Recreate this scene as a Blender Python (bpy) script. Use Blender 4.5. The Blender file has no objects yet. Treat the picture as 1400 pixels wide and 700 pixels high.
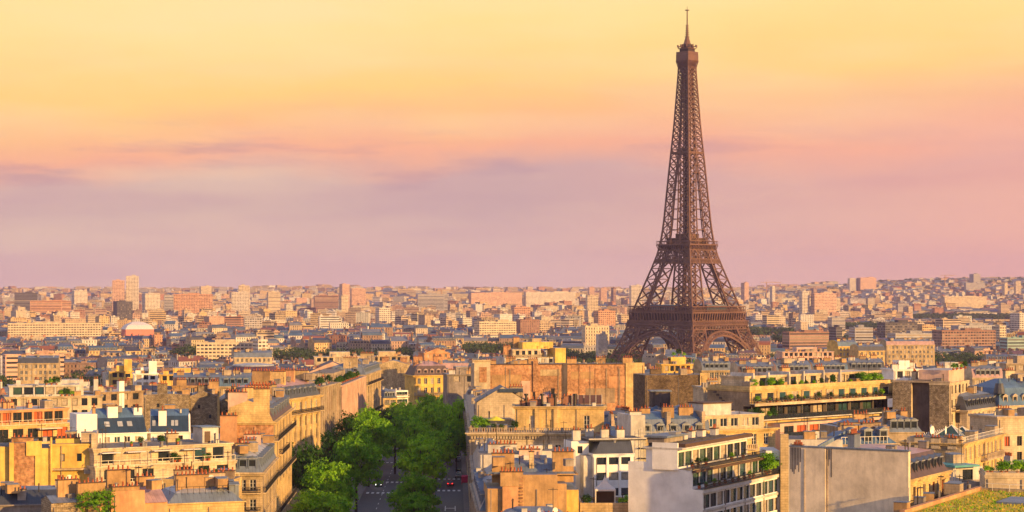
import bpy, math, random
from mathutils import Vector, Matrix, noise
S = bpy.context.scene
COLL = S.collection
R = math.radians
F = 2737.0      # focal length in photo pixels (1400 wide)
H = 51.0        # eye height above the street below the viewing terrace
HY = 397.0      # photo row of the horizon
# ---------------------------------------------------------------- camera
cam = bpy.data.cameras.new("camera"); camo = bpy.data.objects.new("camera", cam); COLL.objects.link(camo)
camo.location = (0, 0, H); camo.rotation_euler = (R(90), 0, 0)
cam.sensor_width = 36; cam.lens = 36*F/1400; cam.shift_y = (HY-350)/1400
cam.clip_start = 1; cam.clip_end = 40000
S.camera = camo
# ---------------------------------------------------------------- sky
SUN_AZ = R(131); SUN_EL = R(13.0)     # azimuth clockwise from the view direction (+Y)
SKY_S = 0.10; SUN_S = 4.9
w = bpy.data.worlds.new("World"); S.world = w; w.use_nodes = True
nt = w.node_tree; nt.nodes.clear()
def N(t, typ, **k):
    n = t.nodes.new(typ)
    for a, b in k.items():
        if a.startswith('i_'):
            key = a[2:]; key = int(key) if key.isdigit() else key.replace('_', ' ')
            n.inputs[key].default_value = b
        else: setattr(n, a, b)
    return n
def ramp(t, stops, interp='LINEAR'):
    n = t.nodes.new('ShaderNodeValToRGB'); cr = n.color_ramp; cr.interpolation = interp
    while len(cr.elements) < len(stops): cr.elements.new(0.5)
    for e, (p, c) in zip(cr.elements, stops):
        e.position = p; e.color = (c[0], c[1], c[2], 1) if not isinstance(c, (int, float)) else (c, c, c, 1)
    return n
def math_(t, op, a, b=None, c=None):
    n = t.nodes.new('ShaderNodeMath'); n.operation = op
    for i, x in enumerate((a, b, c)):
        if x is None: continue
        if isinstance(x, (int, float)): n.inputs[i].default_value = x
        else: t.links.new(x, n.inputs[i])
    return n.outputs[0]
def srgb(r, g, b):
    f = lambda c: (c/255/12.92) if c/255 <= .04045 else ((c/255+.055)/1.055)**2.4
    return (f(r), f(g), f(b))
L = nt.links.new
tc = N(nt, 'ShaderNodeTexCoord'); sep = N(nt, 'ShaderNodeSeparateXYZ'); L(tc.outputs['Generated'], sep.inputs[0])
sky = N(nt, 'ShaderNodeTexSky', sky_type='NISHITA', sun_disc=False, sun_elevation=SUN_EL, sun_rotation=SUN_AZ)
sky.altitude = 60; sky.air_density = 1.3; sky.dust_density = 2.0
bg1 = N(nt, 'ShaderNodeBackground', i_Strength=SKY_S); L(sky.outputs[0], bg1.inputs[0])
# thin sunset cloud veil low over the horizon: colour by elevation, broken by long streaks
mp = N(nt, 'ShaderNodeMapping'); mp.inputs['Scale'].default_value = (5.5, 5.5, 15.0); L(tc.outputs['Generated'], mp.inputs[0])
nz = N(nt, 'ShaderNodeTexNoise', i_Scale=1.0, i_Detail=7.0, i_Roughness=.55); L(mp.outputs[0], nz.inputs['Vector'])
mp2 = N(nt, 'ShaderNodeMapping'); mp2.inputs['Scale'].default_value = (12.0, 12.0, 90.0); mp2.inputs['Location'].default_value = (3.1, 7.7, 1.3); L(tc.outputs['Generated'], mp2.inputs[0])
nz2 = N(nt, 'ShaderNodeTexNoise', i_Scale=1.0, i_Detail=8.0, i_Roughness=.6); L(mp2.outputs[0], nz2.inputs['Vector'])
# photo: elevation sine z : 0 = horizon, 0.144 = top of frame
zz = math_(nt, 'ADD', sep.outputs[2], math_(nt, 'MULTIPLY', math_(nt, 'SUBTRACT', nz.outputs[0], .5), .052))
zz = math_(nt, 'ADD', zz, math_(nt, 'MULTIPLY', sep.outputs[0], -.035))
tt = math_(nt, 'MULTIPLY', zz, 1/0.2)
cr = ramp(nt, [(0.0, srgb(226, 184, 172)), (.10, srgb(216, 178, 166)), (.2, srgb(200, 166, 162)), (.27, srgb(203, 166, 162)), (.335, srgb(246, 176, 140)),
               (.40, srgb(252, 188, 130)), (.50, srgb(255, 207, 124)), (.68, srgb(255, 221, 144)), (1.0, srgb(255, 230, 165))])
L(tt, cr.inputs[0])
ramp_low = ramp(nt, [(0, 1), (.4, .8), (.55, 0)]); L(math_(nt, 'MULTIPLY', sep.outputs[2], 1/0.2), ramp_low.inputs[0])
# grey violet streaks lying at the middle of the picture
band = ramp(nt, [(0, 0), (.22, .1), (.28, 1), (.36, .8), (.42, .12), (.6, .05), (1, 0)]); L(math_(nt, 'MULTIPLY', sep.outputs[2], 1/0.2), band.inputs[0])
st = ramp(nt, [(.50, 0), (.66, 1)]); L(nz2.outputs[0], st.inputs[0])
fac = math_(nt, 'MULTIPLY', math_(nt, 'MULTIPLY', band.outputs[0], st.outputs[0]), .6)
mx = N(nt, 'ShaderNodeMix', data_type='RGBA'); L(fac, mx.inputs[0]); L(cr.outputs[0], mx.inputs[6]); mx.inputs[7].default_value = (*srgb(176, 140, 152), 1)
# bright soft wisps near the top
mp3 = N(nt, 'ShaderNodeMapping'); mp3.inputs['Scale'].default_value = (5.0, 5.0, 34.0); mp3.inputs['Rotation'].default_value = (0, R(4), 0); mp3.inputs['Location'].default_value = (9, 2, 4); L(tc.outputs['Generated'], mp3.inputs[0])
nz3 = N(nt, 'ShaderNodeTexNoise', i_Scale=1.2, i_Detail=6.0, i_Roughness=.5); L(mp3.outputs[0], nz3.inputs['Vector'])
wi = ramp(nt, [(.42, 0), (.72, 1)]); L(nz3.outputs[0], wi.inputs[0])
mx2 = N(nt, 'ShaderNodeMix', data_type='RGBA'); L(math_(nt, 'MULTIPLY', wi.outputs[0], .35), mx2.inputs[0]); L(mx.outputs[2], mx2.inputs[6]); mx2.inputs[7].default_value = (*srgb(255, 226, 178), 1)
# rosier towards the west (right), lilac high veil overhead
rs = math_(nt, 'MULTIPLY', math_(nt, 'MULTIPLY', sep.outputs[0], 3.4), ramp_low.outputs[0]); rs.node.use_clamp = True
mx3 = N(nt, 'ShaderNodeMix', data_type='RGBA'); L(rs, mx3.inputs[0]); L(mx2.outputs[2], mx3.inputs[6]); mx3.inputs[7].default_value = (*srgb(242, 172, 150), 1)
hi = ramp(nt, [(.17, 0), (.34, 1)]); L(sep.outputs[2], hi.inputs[0])
mx4 = N(nt, 'ShaderNodeMix', data_type='RGBA'); L(hi.outputs[0], mx4.inputs[0]); L(mx3.outputs[2], mx4.inputs[6]); mx4.inputs[7].default_value = (.44, .46, .66, 1)
bg2 = N(nt, 'ShaderNodeBackground', i_Strength=.735); L(mx4.outputs[2], bg2.inputs[0])
cov = ramp(nt, [(0.0, 1), (.45, 1), (.95, .35)]); L(sep.outputs[2], cov.inputs[0])
ms = N(nt, 'ShaderNodeMixShader'); L(cov.outputs[0], ms.inputs[0]); L(bg1.outputs[0], ms.inputs[1]); L(bg2.outputs[0], ms.inputs[2])
wo = N(nt, 'ShaderNodeOutputWorld'); L(ms.outputs[0], wo.inputs[0])
# ---------------------------------------------------------------- sun
sl = bpy.data.lights.new("sun", 'SUN'); sl.energy = SUN_S; sl.angle = R(.6); sl.color = (1.0, .56, .165)
so = bpy.data.objects.new("sun", sl); COLL.objects.link(so)
tosun = Vector((math.sin(SUN_AZ)*math.cos(SUN_EL), math.cos(SUN_AZ)*math.cos(SUN_EL), math.sin(SUN_EL)))
so.rotation_euler = tosun.to_track_quat('Z', 'Y').to_euler(); so.location = (200, -100, 300)
vs = S.view_settings; vs.view_transform = 'Standard'; vs.look = 'None'; vs.exposure = 0.58; vs.gamma = 1.0; vs.use_curve_mapping = False
cy = S.cycles; cy.use_denoising = True; cy.volume_bounces = 1; cy.max_bounces = 6; cy.diffuse_bounces = 3; cy.glossy_bounces = 2; cy.transmission_bounces = 2; cy.transparent_max_bounces = 8
cy.use_adaptive_sampling = True; cy.adaptive_threshold = 0.02; cy.volume_step_rate = 4; cy.caustics_reflective = False; cy.caustics_refractive = False
rnd = random.Random(11)
# ---------------------------------------------------------------- terrain height
def sm(a, b, x):
    t = min(1, max(0, (x-a)/(b-a))); return t*t*(3-2*t)
def g(x, y):
    z = -2*min(max(y, 0), 500)/500 - 21.5*sm(450, 1350, y)
    z += 60*sm(3600, 8800, y)
    s = x/max(y, 500)
    z += 54*sm(.10, .22, s)*sm(4600, 7400, y)
    z += 10*sm(.02, .10, -s)*(1-sm(.10, .16, -s))*sm(6500, 8500, y)
    if y > 2500: z += 6*noise.noise(Vector((x/900, y/900, 0)))*sm(2500, 5000, y)
    z -= 120*sm(10500, 16000, y)
    return z
# ---------------------------------------------------------------- mesh builder
MATS = {}
class MB:
    def __init__(s):
        s.v = []; s.f = []; s.m = []; s.uv = []; s.c = []; s.mats = []; s.col = None; s.tf = None; s.hasuv = False
    def mi(s, m):
        if m not in s.mats: s.mats.append(m)
        return s.mats.index(m)
    def P(s, p):
        if s.tf:
            ox, oy, oz, c, q = s.tf
            return (ox+p[0]*c-p[1]*q, oy+p[0]*q+p[1]*c, oz+p[2])
        return (p[0], p[1], p[2])
    def face(s, pts, m, uv=None):
        n = len(s.v); s.v.extend(s.P(p) for p in pts); s.f.append(tuple(range(n, n+len(pts))))
        s.m.append(s.mi(m)); s.uv.append(uv or auto_uv(pts)); s.c.append(s.col)
    def box(s, x0, y0, z0, x1, y1, z1, m, top=None, skip=''):
        a, b, c, d = (x0, y0, z0), (x1, y0, z0), (x1, y1, z0), (x0, y1, z0)
        e, f, g_, h = (x0, y0, z1), (x1, y0, z1), (x1, y1, z1), (x0, y1, z1)
        if 'f' not in skip: s.face([a, b, f, e], m)
        if 'r' not in skip: s.face([b, c, g_, f], m)
        if 'b' not in skip: s.face([c, d, h, g_], m)
        if 'l' not in skip: s.face([d, a, e, h], m)
        if 't' not in skip: s.face([e, f, g_, h], top or m)
        if 'u' not in skip: s.face([d, c, b, a], m)
    def beam(s, a, b, w_, m, w2=None):
        a = Vector(a); b = Vector(b); d = b-a
        if d.length < 1e-5: return
        d.normalize(); up = Vector((0, 0, 1)) if abs(d.z) < .9 else Vector((1, 0, 0))
        u = d.cross(up).normalized(); q = u.cross(d); h = w_/2; h2 = (w2 or w_)/2
        A = [a+u*h*i+q*h*j for i, j in ((-1, -1), (1, -1), (1, 1), (-1, 1))]
        B = [b+u*h2*i+q*h2*j for i, j in ((-1, -1), (1, -1), (1, 1), (-1, 1))]
        for k in range(4):
            l = (k+1) % 4; s.face([A[k], A[l], B[l], B[k]], m)
        s.face(A[::-1], m); s.face(B, m)
    def cyl(s, x, y, z0, z1, r0, r1, m, n=8, cap=True):
        for k in range(n):
            a = 2*math.pi*k/n; b = 2*math.pi*(k+1)/n
            s.face([(x+r0*math.cos(a), y+r0*math.sin(a), z0), (x+r0*math.cos(b), y+r0*math.sin(b), z0), (x+r1*math.cos(b), y+r1*math.sin(b), z1), (x+r1*math.cos(a), y+r1*math.sin(a), z1)], m)
        if cap: s.face([(x+r1*math.cos(2*math.pi*k/n), y+r1*math.sin(2*math.pi*k/n), z1) for k in range(n)], m)
    def loft(s, rings, m, cap=True, mtop=None):
        for A, B in zip(rings, rings[1:]):
            n = len(A)
            for k in range(n):
                l = (k+1) % n; s.face([A[k], A[l], B[l], B[k]], m)
        if cap: s.face(list(rings[-1]), mtop or m)
    def build(s, name, parent=None, smooth=False):
        o = bpy.data.objects.new(name, s.mesh(name, smooth)); COLL.objects.link(o)
        if parent: o.parent = parent
        return o
    def mesh(s, name, smooth=False):
        me = bpy.data.meshes.new(name); me.from_pydata(s.v, [], s.f)
        for m in s.mats: me.materials.append(mat(m))
        if len(s.mats) > 1: me.polygons.foreach_set('material_index', s.m)
        ul = me.uv_layers.new(name='UVMap'); flat = [x for f in s.uv for p in f for x in p]; ul.data.foreach_set('uv', flat)
        if any(c is not None for c in s.c):
            ca = me.color_attributes.new('Col', 'FLOAT_COLOR', 'CORNER')
            flat = []
            for f, c in zip(s.f, s.c):
                c = c or (.5, .5, .5)
                flat.extend((c[0], c[1], c[2], 1.0)*len(f))
            ca.data.foreach_set('color', flat)
        if smooth: me.polygons.foreach_set('use_smooth', [True]*len(s.f))
        me.update(); return me
def auto_uv(p):
    a, b, c = p[0], p[1], p[-1]
    ux, uy, uz = b[0]-a[0], b[1]-a[1], b[2]-a[2]; vx, vy, vz = c[0]-a[0], c[1]-a[1], c[2]-a[2]
    nx, ny, nz_ = uy*vz-uz*vy, uz*vx-ux*vz, ux*vy-uy*vx
    l = math.sqrt(nx*nx+ny*ny+nz_*nz_) or 1
    if abs(nz_)/l > .75: return [(q[0], q[1]) for q in p]
    h = math.hypot(nx, ny) or 1; tx, ty = -ny/h, nx/h
    return [(q[0]*tx+q[1]*ty, q[2]) for q in p]
def tag(o, label=None, cat=None, group=None, kind=None):
    if label: o['label'] = label
    if cat: o['category'] = cat
    if group: o['group'] = group
    if kind: o['kind'] = kind
    return o
def empty(name, loc=(0, 0, 0), rz=0):
    o = bpy.data.objects.new(name, None); COLL.objects.link(o); o.location = loc; o.rotation_euler = (0, 0, rz); o.empty_display_size = 1
    return o
def inst(name, me, parent=None, loc=(0, 0, 0), rz=0, sc=None):
    o = bpy.data.objects.new(name, me); COLL.objects.link(o); o.parent = parent; o.location = loc; o.rotation_euler = (0, 0, rz)
    if sc: o.scale = sc
    return o
# ---------------------------------------------------------------- materials
def base(name):
    m = bpy.data.materials.new(name); m.use_nodes = True; t = m.node_tree
    return m, t, t.nodes['Principled BSDF']
def mixc(t, f, a, b, mode='MIX'):
    n = N(t, 'ShaderNodeMix', data_type='RGBA', blend_type=mode)
    for i, x in ((0, f), (6, a), (7, b)):
        if isinstance(x, (int, float)): n.inputs[i].default_value = x
        elif isinstance(x, tuple): n.inputs[i].default_value = (*x[:3], 1)
        else: t.links.new(x, n.inputs[i])
    return n.outputs[2]
def noi(t, sc, detail=4, scale3=None, coord='Object', rough=.6):
    c = N(t, 'ShaderNodeTexCoord'); n = N(t, 'ShaderNodeTexNoise', i_Scale=sc, i_Detail=detail, i_Roughness=rough)
    src = c.outputs[coord]
    if scale3:
        m = N(t, 'ShaderNodeMapping'); m.inputs['Scale'].default_value = scale3; t.links.new(src, m.inputs[0]); src = m.outputs[0]
    t.links.new(src, n.inputs['Vector']); return n.outputs[0]
def plaster(name, col, dirt=.5, rough=.88):
    m, t, b = base(name)
    n1 = noi(t, .25, 6); r1 = ramp(t, [(.34, 1-.16-.45*dirt), (.62, 1.05+.2*dirt)]); t.links.new(n1, r1.inputs[0])
    c = mixc(t, 1.0, col, r1.outputs[0], 'MULTIPLY')
    n5 = noi(t, 1.3, 5, (1, 1, .6), rough=.7); r5 = ramp(t, [(.35, 1-.4*dirt), (.6, 1.05)]); t.links.new(n5, r5.inputs[0]); c = mixc(t, 1.0, c, r5.outputs[0], 'MULTIPLY')
    uvc = N(t, 'ShaderNodeTexCoord'); bk = N(t, 'ShaderNodeTexBrick', i_Scale=1.0); bk.inputs['Brick Width'].default_value = 1.1; bk.inputs['Row Height'].default_value = .42; bk.inputs['Mortar Size'].default_value = .035
    t.links.new(uvc.outputs['UV'], bk.inputs['Vector']); bk.inputs['Color1'].default_value = (1, 1, 1, 1); bk.inputs['Color2'].default_value = (.86, .85, .84, 1); bk.inputs['Mortar'].default_value = (.6, .58, .55, 1)
    c = mixc(t, {'cream': .8, 'cream2': .7, 'yellow2': .7, 'beige': .6, 'tan': .4, 'concrete': .3}.get(name, 0.0), c, mixc(t, 1.0, c, bk.outputs[0], 'MULTIPLY'))
    n2 = noi(t, 1.0, 6, (1.6, 1.6, .12)); r2 = ramp(t, [(.48, 0), (.72, 1)]); t.links.new(n2, r2.inputs[0])
    c = mixc(t, math_(t, 'MULTIPLY', r2.outputs[0], dirt), c, tuple(x*.38 for x in col))
    n3 = noi(t, 3.5, 4); bp = N(t, 'ShaderNodeBump', i_Strength=.35, i_Distance=.06); t.links.new(n3, bp.inputs['Height']); t.links.new(bp.outputs[0], b.inputs['Normal'])
    t.links.new(c, b.inputs['Base Color']); b.inputs['Roughness'].default_value = rough; b.inputs['Specular IOR Level'].default_value = .25
    return m
def rubble(name, c1, c2, mortar, bw=.55, rh=.26, big=.5):
    m, t, b = base(name)
    uv = N(t, 'ShaderNodeTexCoord')
    br = N(t, 'ShaderNodeTexBrick', i_Scale=1.0); br.inputs['Brick Width'].default_value = bw; br.inputs['Row Height'].default_value = rh; br.inputs['Mortar Size'].default_value = .03
    wr = N(t, 'ShaderNodeTexNoise', i_Scale=1.2); t.links.new(uv.outputs['UV'], wr.inputs['Vector'])
    ad = N(t, 'ShaderNodeVectorMath', operation='ADD'); sc = N(t, 'ShaderNodeVectorMath', operation='SCALE'); sc.inputs['Scale'].default_value = .35
    t.links.new(wr.outputs['Color'], sc.inputs[0]); t.links.new(uv.outputs['UV'], ad.inputs[0]); t.links.new(sc.outputs[0], ad.inputs[1]); t.links.new(ad.outputs[0], br.inputs['Vector'])
    br.inputs['Color1'].default_value = (*c1, 1); br.inputs['Color2'].default_value = (*c2, 1); br.inputs['Mortar'].default_value = (*mortar, 1)
    n1 = noi(t, .16, 7, rough=.65); r1 = ramp(t, [(.34, 1-big), (.66, 1.2)]); t.links.new(n1, r1.inputs[0])
    c = mixc(t, 1.0, br.outputs[0], r1.outputs[0], 'MULTIPLY')
    n2 = noi(t, 1.5, 5, (1, 1, .8)); r2 = ramp(t, [(.35, .6), (.65, 1.2)]); t.links.new(n2, r2.inputs[0])
    c = mixc(t, 1.0, c, r2.outputs[0], 'MULTIPLY')
    bp = N(t, 'ShaderNodeBump', i_Strength=.8, i_Distance=.08); t.links.new(n2, bp.inputs['Height']); t.links.new(bp.outputs[0], b.inputs['Normal'])
    t.links.new(c, b.inputs['Base Color']); b.inputs['Roughness'].default_value = .95; b.inputs['Specular IOR Level'].default_value = .15
    return m
def sheet(name, col, rough=.35, metal=.0, seam=.6, spec=.6, var=.35):
    m, t, b = base(name)
    uv = N(t, 'ShaderNodeTexCoord'); sx = N(t, 'ShaderNodeSeparateXYZ'); t.links.new(uv.outputs['UV'], sx.inputs[0])
    fr = math_(t, 'FRACT', math_(t, 'MULTIPLY', sx.outputs[0], 1/seam)); ed = math_(t, 'LESS_THAN', fr, .13)
    n1 = noi(t, .5, 6); r1 = ramp(t, [(.3, 1-var), (.7, 1+var)]); t.links.new(n1, r1.inputs[0])
    c = mixc(t, 1.0, col, r1.outputs[0], 'MULTIPLY')
    c = mixc(t, math_(t, 'MULTIPLY', ed, .45), c, tuple(x*.35 for x in col))
    wn = N(t, 'ShaderNodeTexWhiteNoise', noise_dimensions='1D'); t.links.new(math_(t, 'FLOOR', math_(t, 'MULTIPLY', sx.outputs[0], 1/seam)), wn.inputs['W'])
    c = mixc(t, math_(t, 'MULTIPLY', wn.outputs[0], .25), c, tuple(min(1, x*1.5) for x in col))
    t.links.new(c, b.inputs['Base Color']); b.inputs['Roughness'].default_value = rough; b.inputs['Metallic'].default_value = metal; b.inputs['Specular IOR Level'].default_value = spec
    return m
def plain(name, col, rough=.6, metal=0, var=.15, spec=.4, scale=1.0):
    m, t, b = base(name)
    n1 = noi(t, scale, 4); r1 = ramp(t, [(.3, 1-var), (.7, 1+var)]); t.links.new(n1, r1.inputs[0])
    t.links.new(mixc(t, 1.0, col, r1.outputs[0], 'MULTIPLY'), b.inputs['Base Color'])
    b.inputs['Roughness'].default_value = rough; b.inputs['Metallic'].default_value = metal; b.inputs['Specular IOR Level'].default_value = spec
    return m
def emit(name, col, s):
    m, t, b = base(name); b.inputs['Base Color'].default_value = (*col, 1); b.inputs['Emission Color'].default_value = (*col, 1); b.inputs['Emission Strength'].default_value = s; return m
def leafm(name, c1, c2):
    m, t, b = base(name)
    n1 = noi(t, .5, 3); r1 = ramp(t, [(.35, c1), (.65, c2)]); t.links.new(n1, r1.inputs[0])
    n2 = noi(t, 5.0, 2); r2 = ramp(t, [(.3, .7), (.7, 1.3)]); t.links.new(n2, r2.inputs[0])
    oi = N(t, 'ShaderNodeObjectInfo'); r3 = ramp(t, [(0, (.6, .72, .7)), (.5, (1, 1, 1)), (1, (1.5, 1.3, .9))]); t.links.new(oi.outputs['Random'], r3.inputs[0])
    c = mixc(t, 1.0, mixc(t, 1.0, r1.outputs[0], r2.outputs[0], 'MULTIPLY'), r3.outputs[0], 'MULTIPLY'); t.links.new(c, b.inputs['Base Color'])
    b.inputs['Roughness'].default_value = .7; b.inputs['Specular IOR Level'].default_value = .2
    tr = N(t, 'ShaderNodeBsdfTranslucent'); t.links.new(c, tr.inputs[0]); mxs = N(t, 'ShaderNodeMixShader', i_0=.3)
    t.links.new(b.outputs[0], mxs.inputs[1]); t.links.new(tr.outputs[0], mxs.inputs[2]); t.links.new(mxs.outputs[0], t.nodes['Material Output'].inputs[0]); return m
def citywall(name, bay=2.6, floor=3.1, wu=(.30, .66), wv=(.2, .80), modern=False):
    """wall of a block seen from far: plaster in the block's own colour with rows of small windows"""
    m, t, b = base(name)
    at = N(t, 'ShaderNodeAttribute', attribute_name='Col'); uv = N(t, 'ShaderNodeTexCoord'); sx = N(t, 'ShaderNodeSeparateXYZ'); t.links.new(uv.outputs['UV'], sx.inputs[0])
    U = math_(t, 'MULTIPLY', sx.outputs[0], 1/bay); V = math_(t, 'MULTIPLY', sx.outputs[1], 1/floor); fu = math_(t, 'FRACT', U); fv = math_(t, 'FRACT', V)
    def win(f, a, c): return math_(t, 'MULTIPLY', math_(t, 'GREATER_THAN', f, a), math_(t, 'LESS_THAN', f, c))
    mk = math_(t, 'MULTIPLY', win(fu, *wu), win(fv, *wv))
    cb = N(t, 'ShaderNodeCombineXYZ'); t.links.new(math_(t, 'FLOOR', U), cb.inputs[0]); t.links.new(math_(t, 'FLOOR', V), cb.inputs[1]); t.links.new(at.outputs['Fac'], cb.inputs[2])
    wn = N(t, 'ShaderNodeTexWhiteNoise', noise_dimensions='3D'); t.links.new(cb.outputs[0], wn.inputs['Vector'])
    wc = ramp(t, [(0, (.018, .022, .032)), (.45, (.04, .045, .06)), (.7, (.10, .10, .11)), (.85, (.22, .19, .16)), (1, (.40, .34, .27))]); t.links.new(wn.outputs[0], wc.inputs[0])
    n1 = noi(t, .12, 5, coord='UV'); r1 = ramp(t, [(.3, .78), (.7, 1.12)]); t.links.new(n1, r1.inputs[0])
    c = mixc(t, 1.0, at.outputs['Color'], r1.outputs[0], 'MULTIPLY')
    sill = math_(t, 'MULTIPLY', math_(t, 'LESS_THAN', fv, .09), .5); c = mixc(t, sill, c, (.05, .045, .045) if not modern else (.5, .48, .45))
    c = mixc(t, mk, c, wc.outputs[0]); t.links.new(c, b.inputs['Base Color'])
    t.links.new(math_(t, 'SUBTRACT', .88, math_(t, 'MULTIPLY', mk, .68)), b.inputs['Roughness']); b.inputs['Specular IOR Level'].default_value = .35
    return m
def cityplain(name, seam=0, rough=.85, streak=.4, spec=.3):
    m, t, b = base(name); at = N(t, 'ShaderNodeAttribute', attribute_name='Col')
    n1 = noi(t, .22, 6, coord='UV'); r1 = ramp(t, [(.3, 1-streak), (.7, 1.15)]); t.links.new(n1, r1.inputs[0])
    c = mixc(t, 1.0, at.outputs['Color'], r1.outputs[0], 'MULTIPLY')
    n2 = noi(t, 1.6, 3, coord='UV'); r2 = ramp(t, [(.35, .75), (.65, 1.15)]); t.links.new(n2, r2.inputs[0]); c = mixc(t, 1.0, c, r2.outputs[0], 'MULTIPLY')
    if seam:
        uv = N(t, 'ShaderNodeTexCoord'); sx = N(t, 'ShaderNodeSeparateXYZ'); t.links.new(uv.outputs['UV'], sx.inputs[0])
        ed = math_(t, 'LESS_THAN', math_(t, 'FRACT', math_(t, 'MULTIPLY', sx.outputs[0], 1/seam)), .16); c = mixc(t, math_(t, 'MULTIPLY', ed, .4), c, (.08, .085, .1))
    t.links.new(c, b.inputs['Base Color']); b.inputs['Roughness'].default_value = rough; b.inputs['Specular IOR Level'].default_value = spec
    return m
def grassy(name, c1, c2, c3):
    m, t, b = base(name); n1 = noi(t, .35, 8, rough=.7); r1 = ramp(t, [(.35, c1), (.5, c2), (.62, c3)]); t.links.new(n1, r1.inputs[0]); t.links.new(r1.outputs[0], b.inputs['Base Color'])
    n2 = noi(t, 4, 4); bp = N(t, 'ShaderNodeBump', i_Strength=1, i_Distance=.2); t.links.new(n2, bp.inputs['Height']); t.links.new(bp.outputs[0], b.inputs['Normal']); b.inputs['Roughness'].default_value = .95; return m
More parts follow.
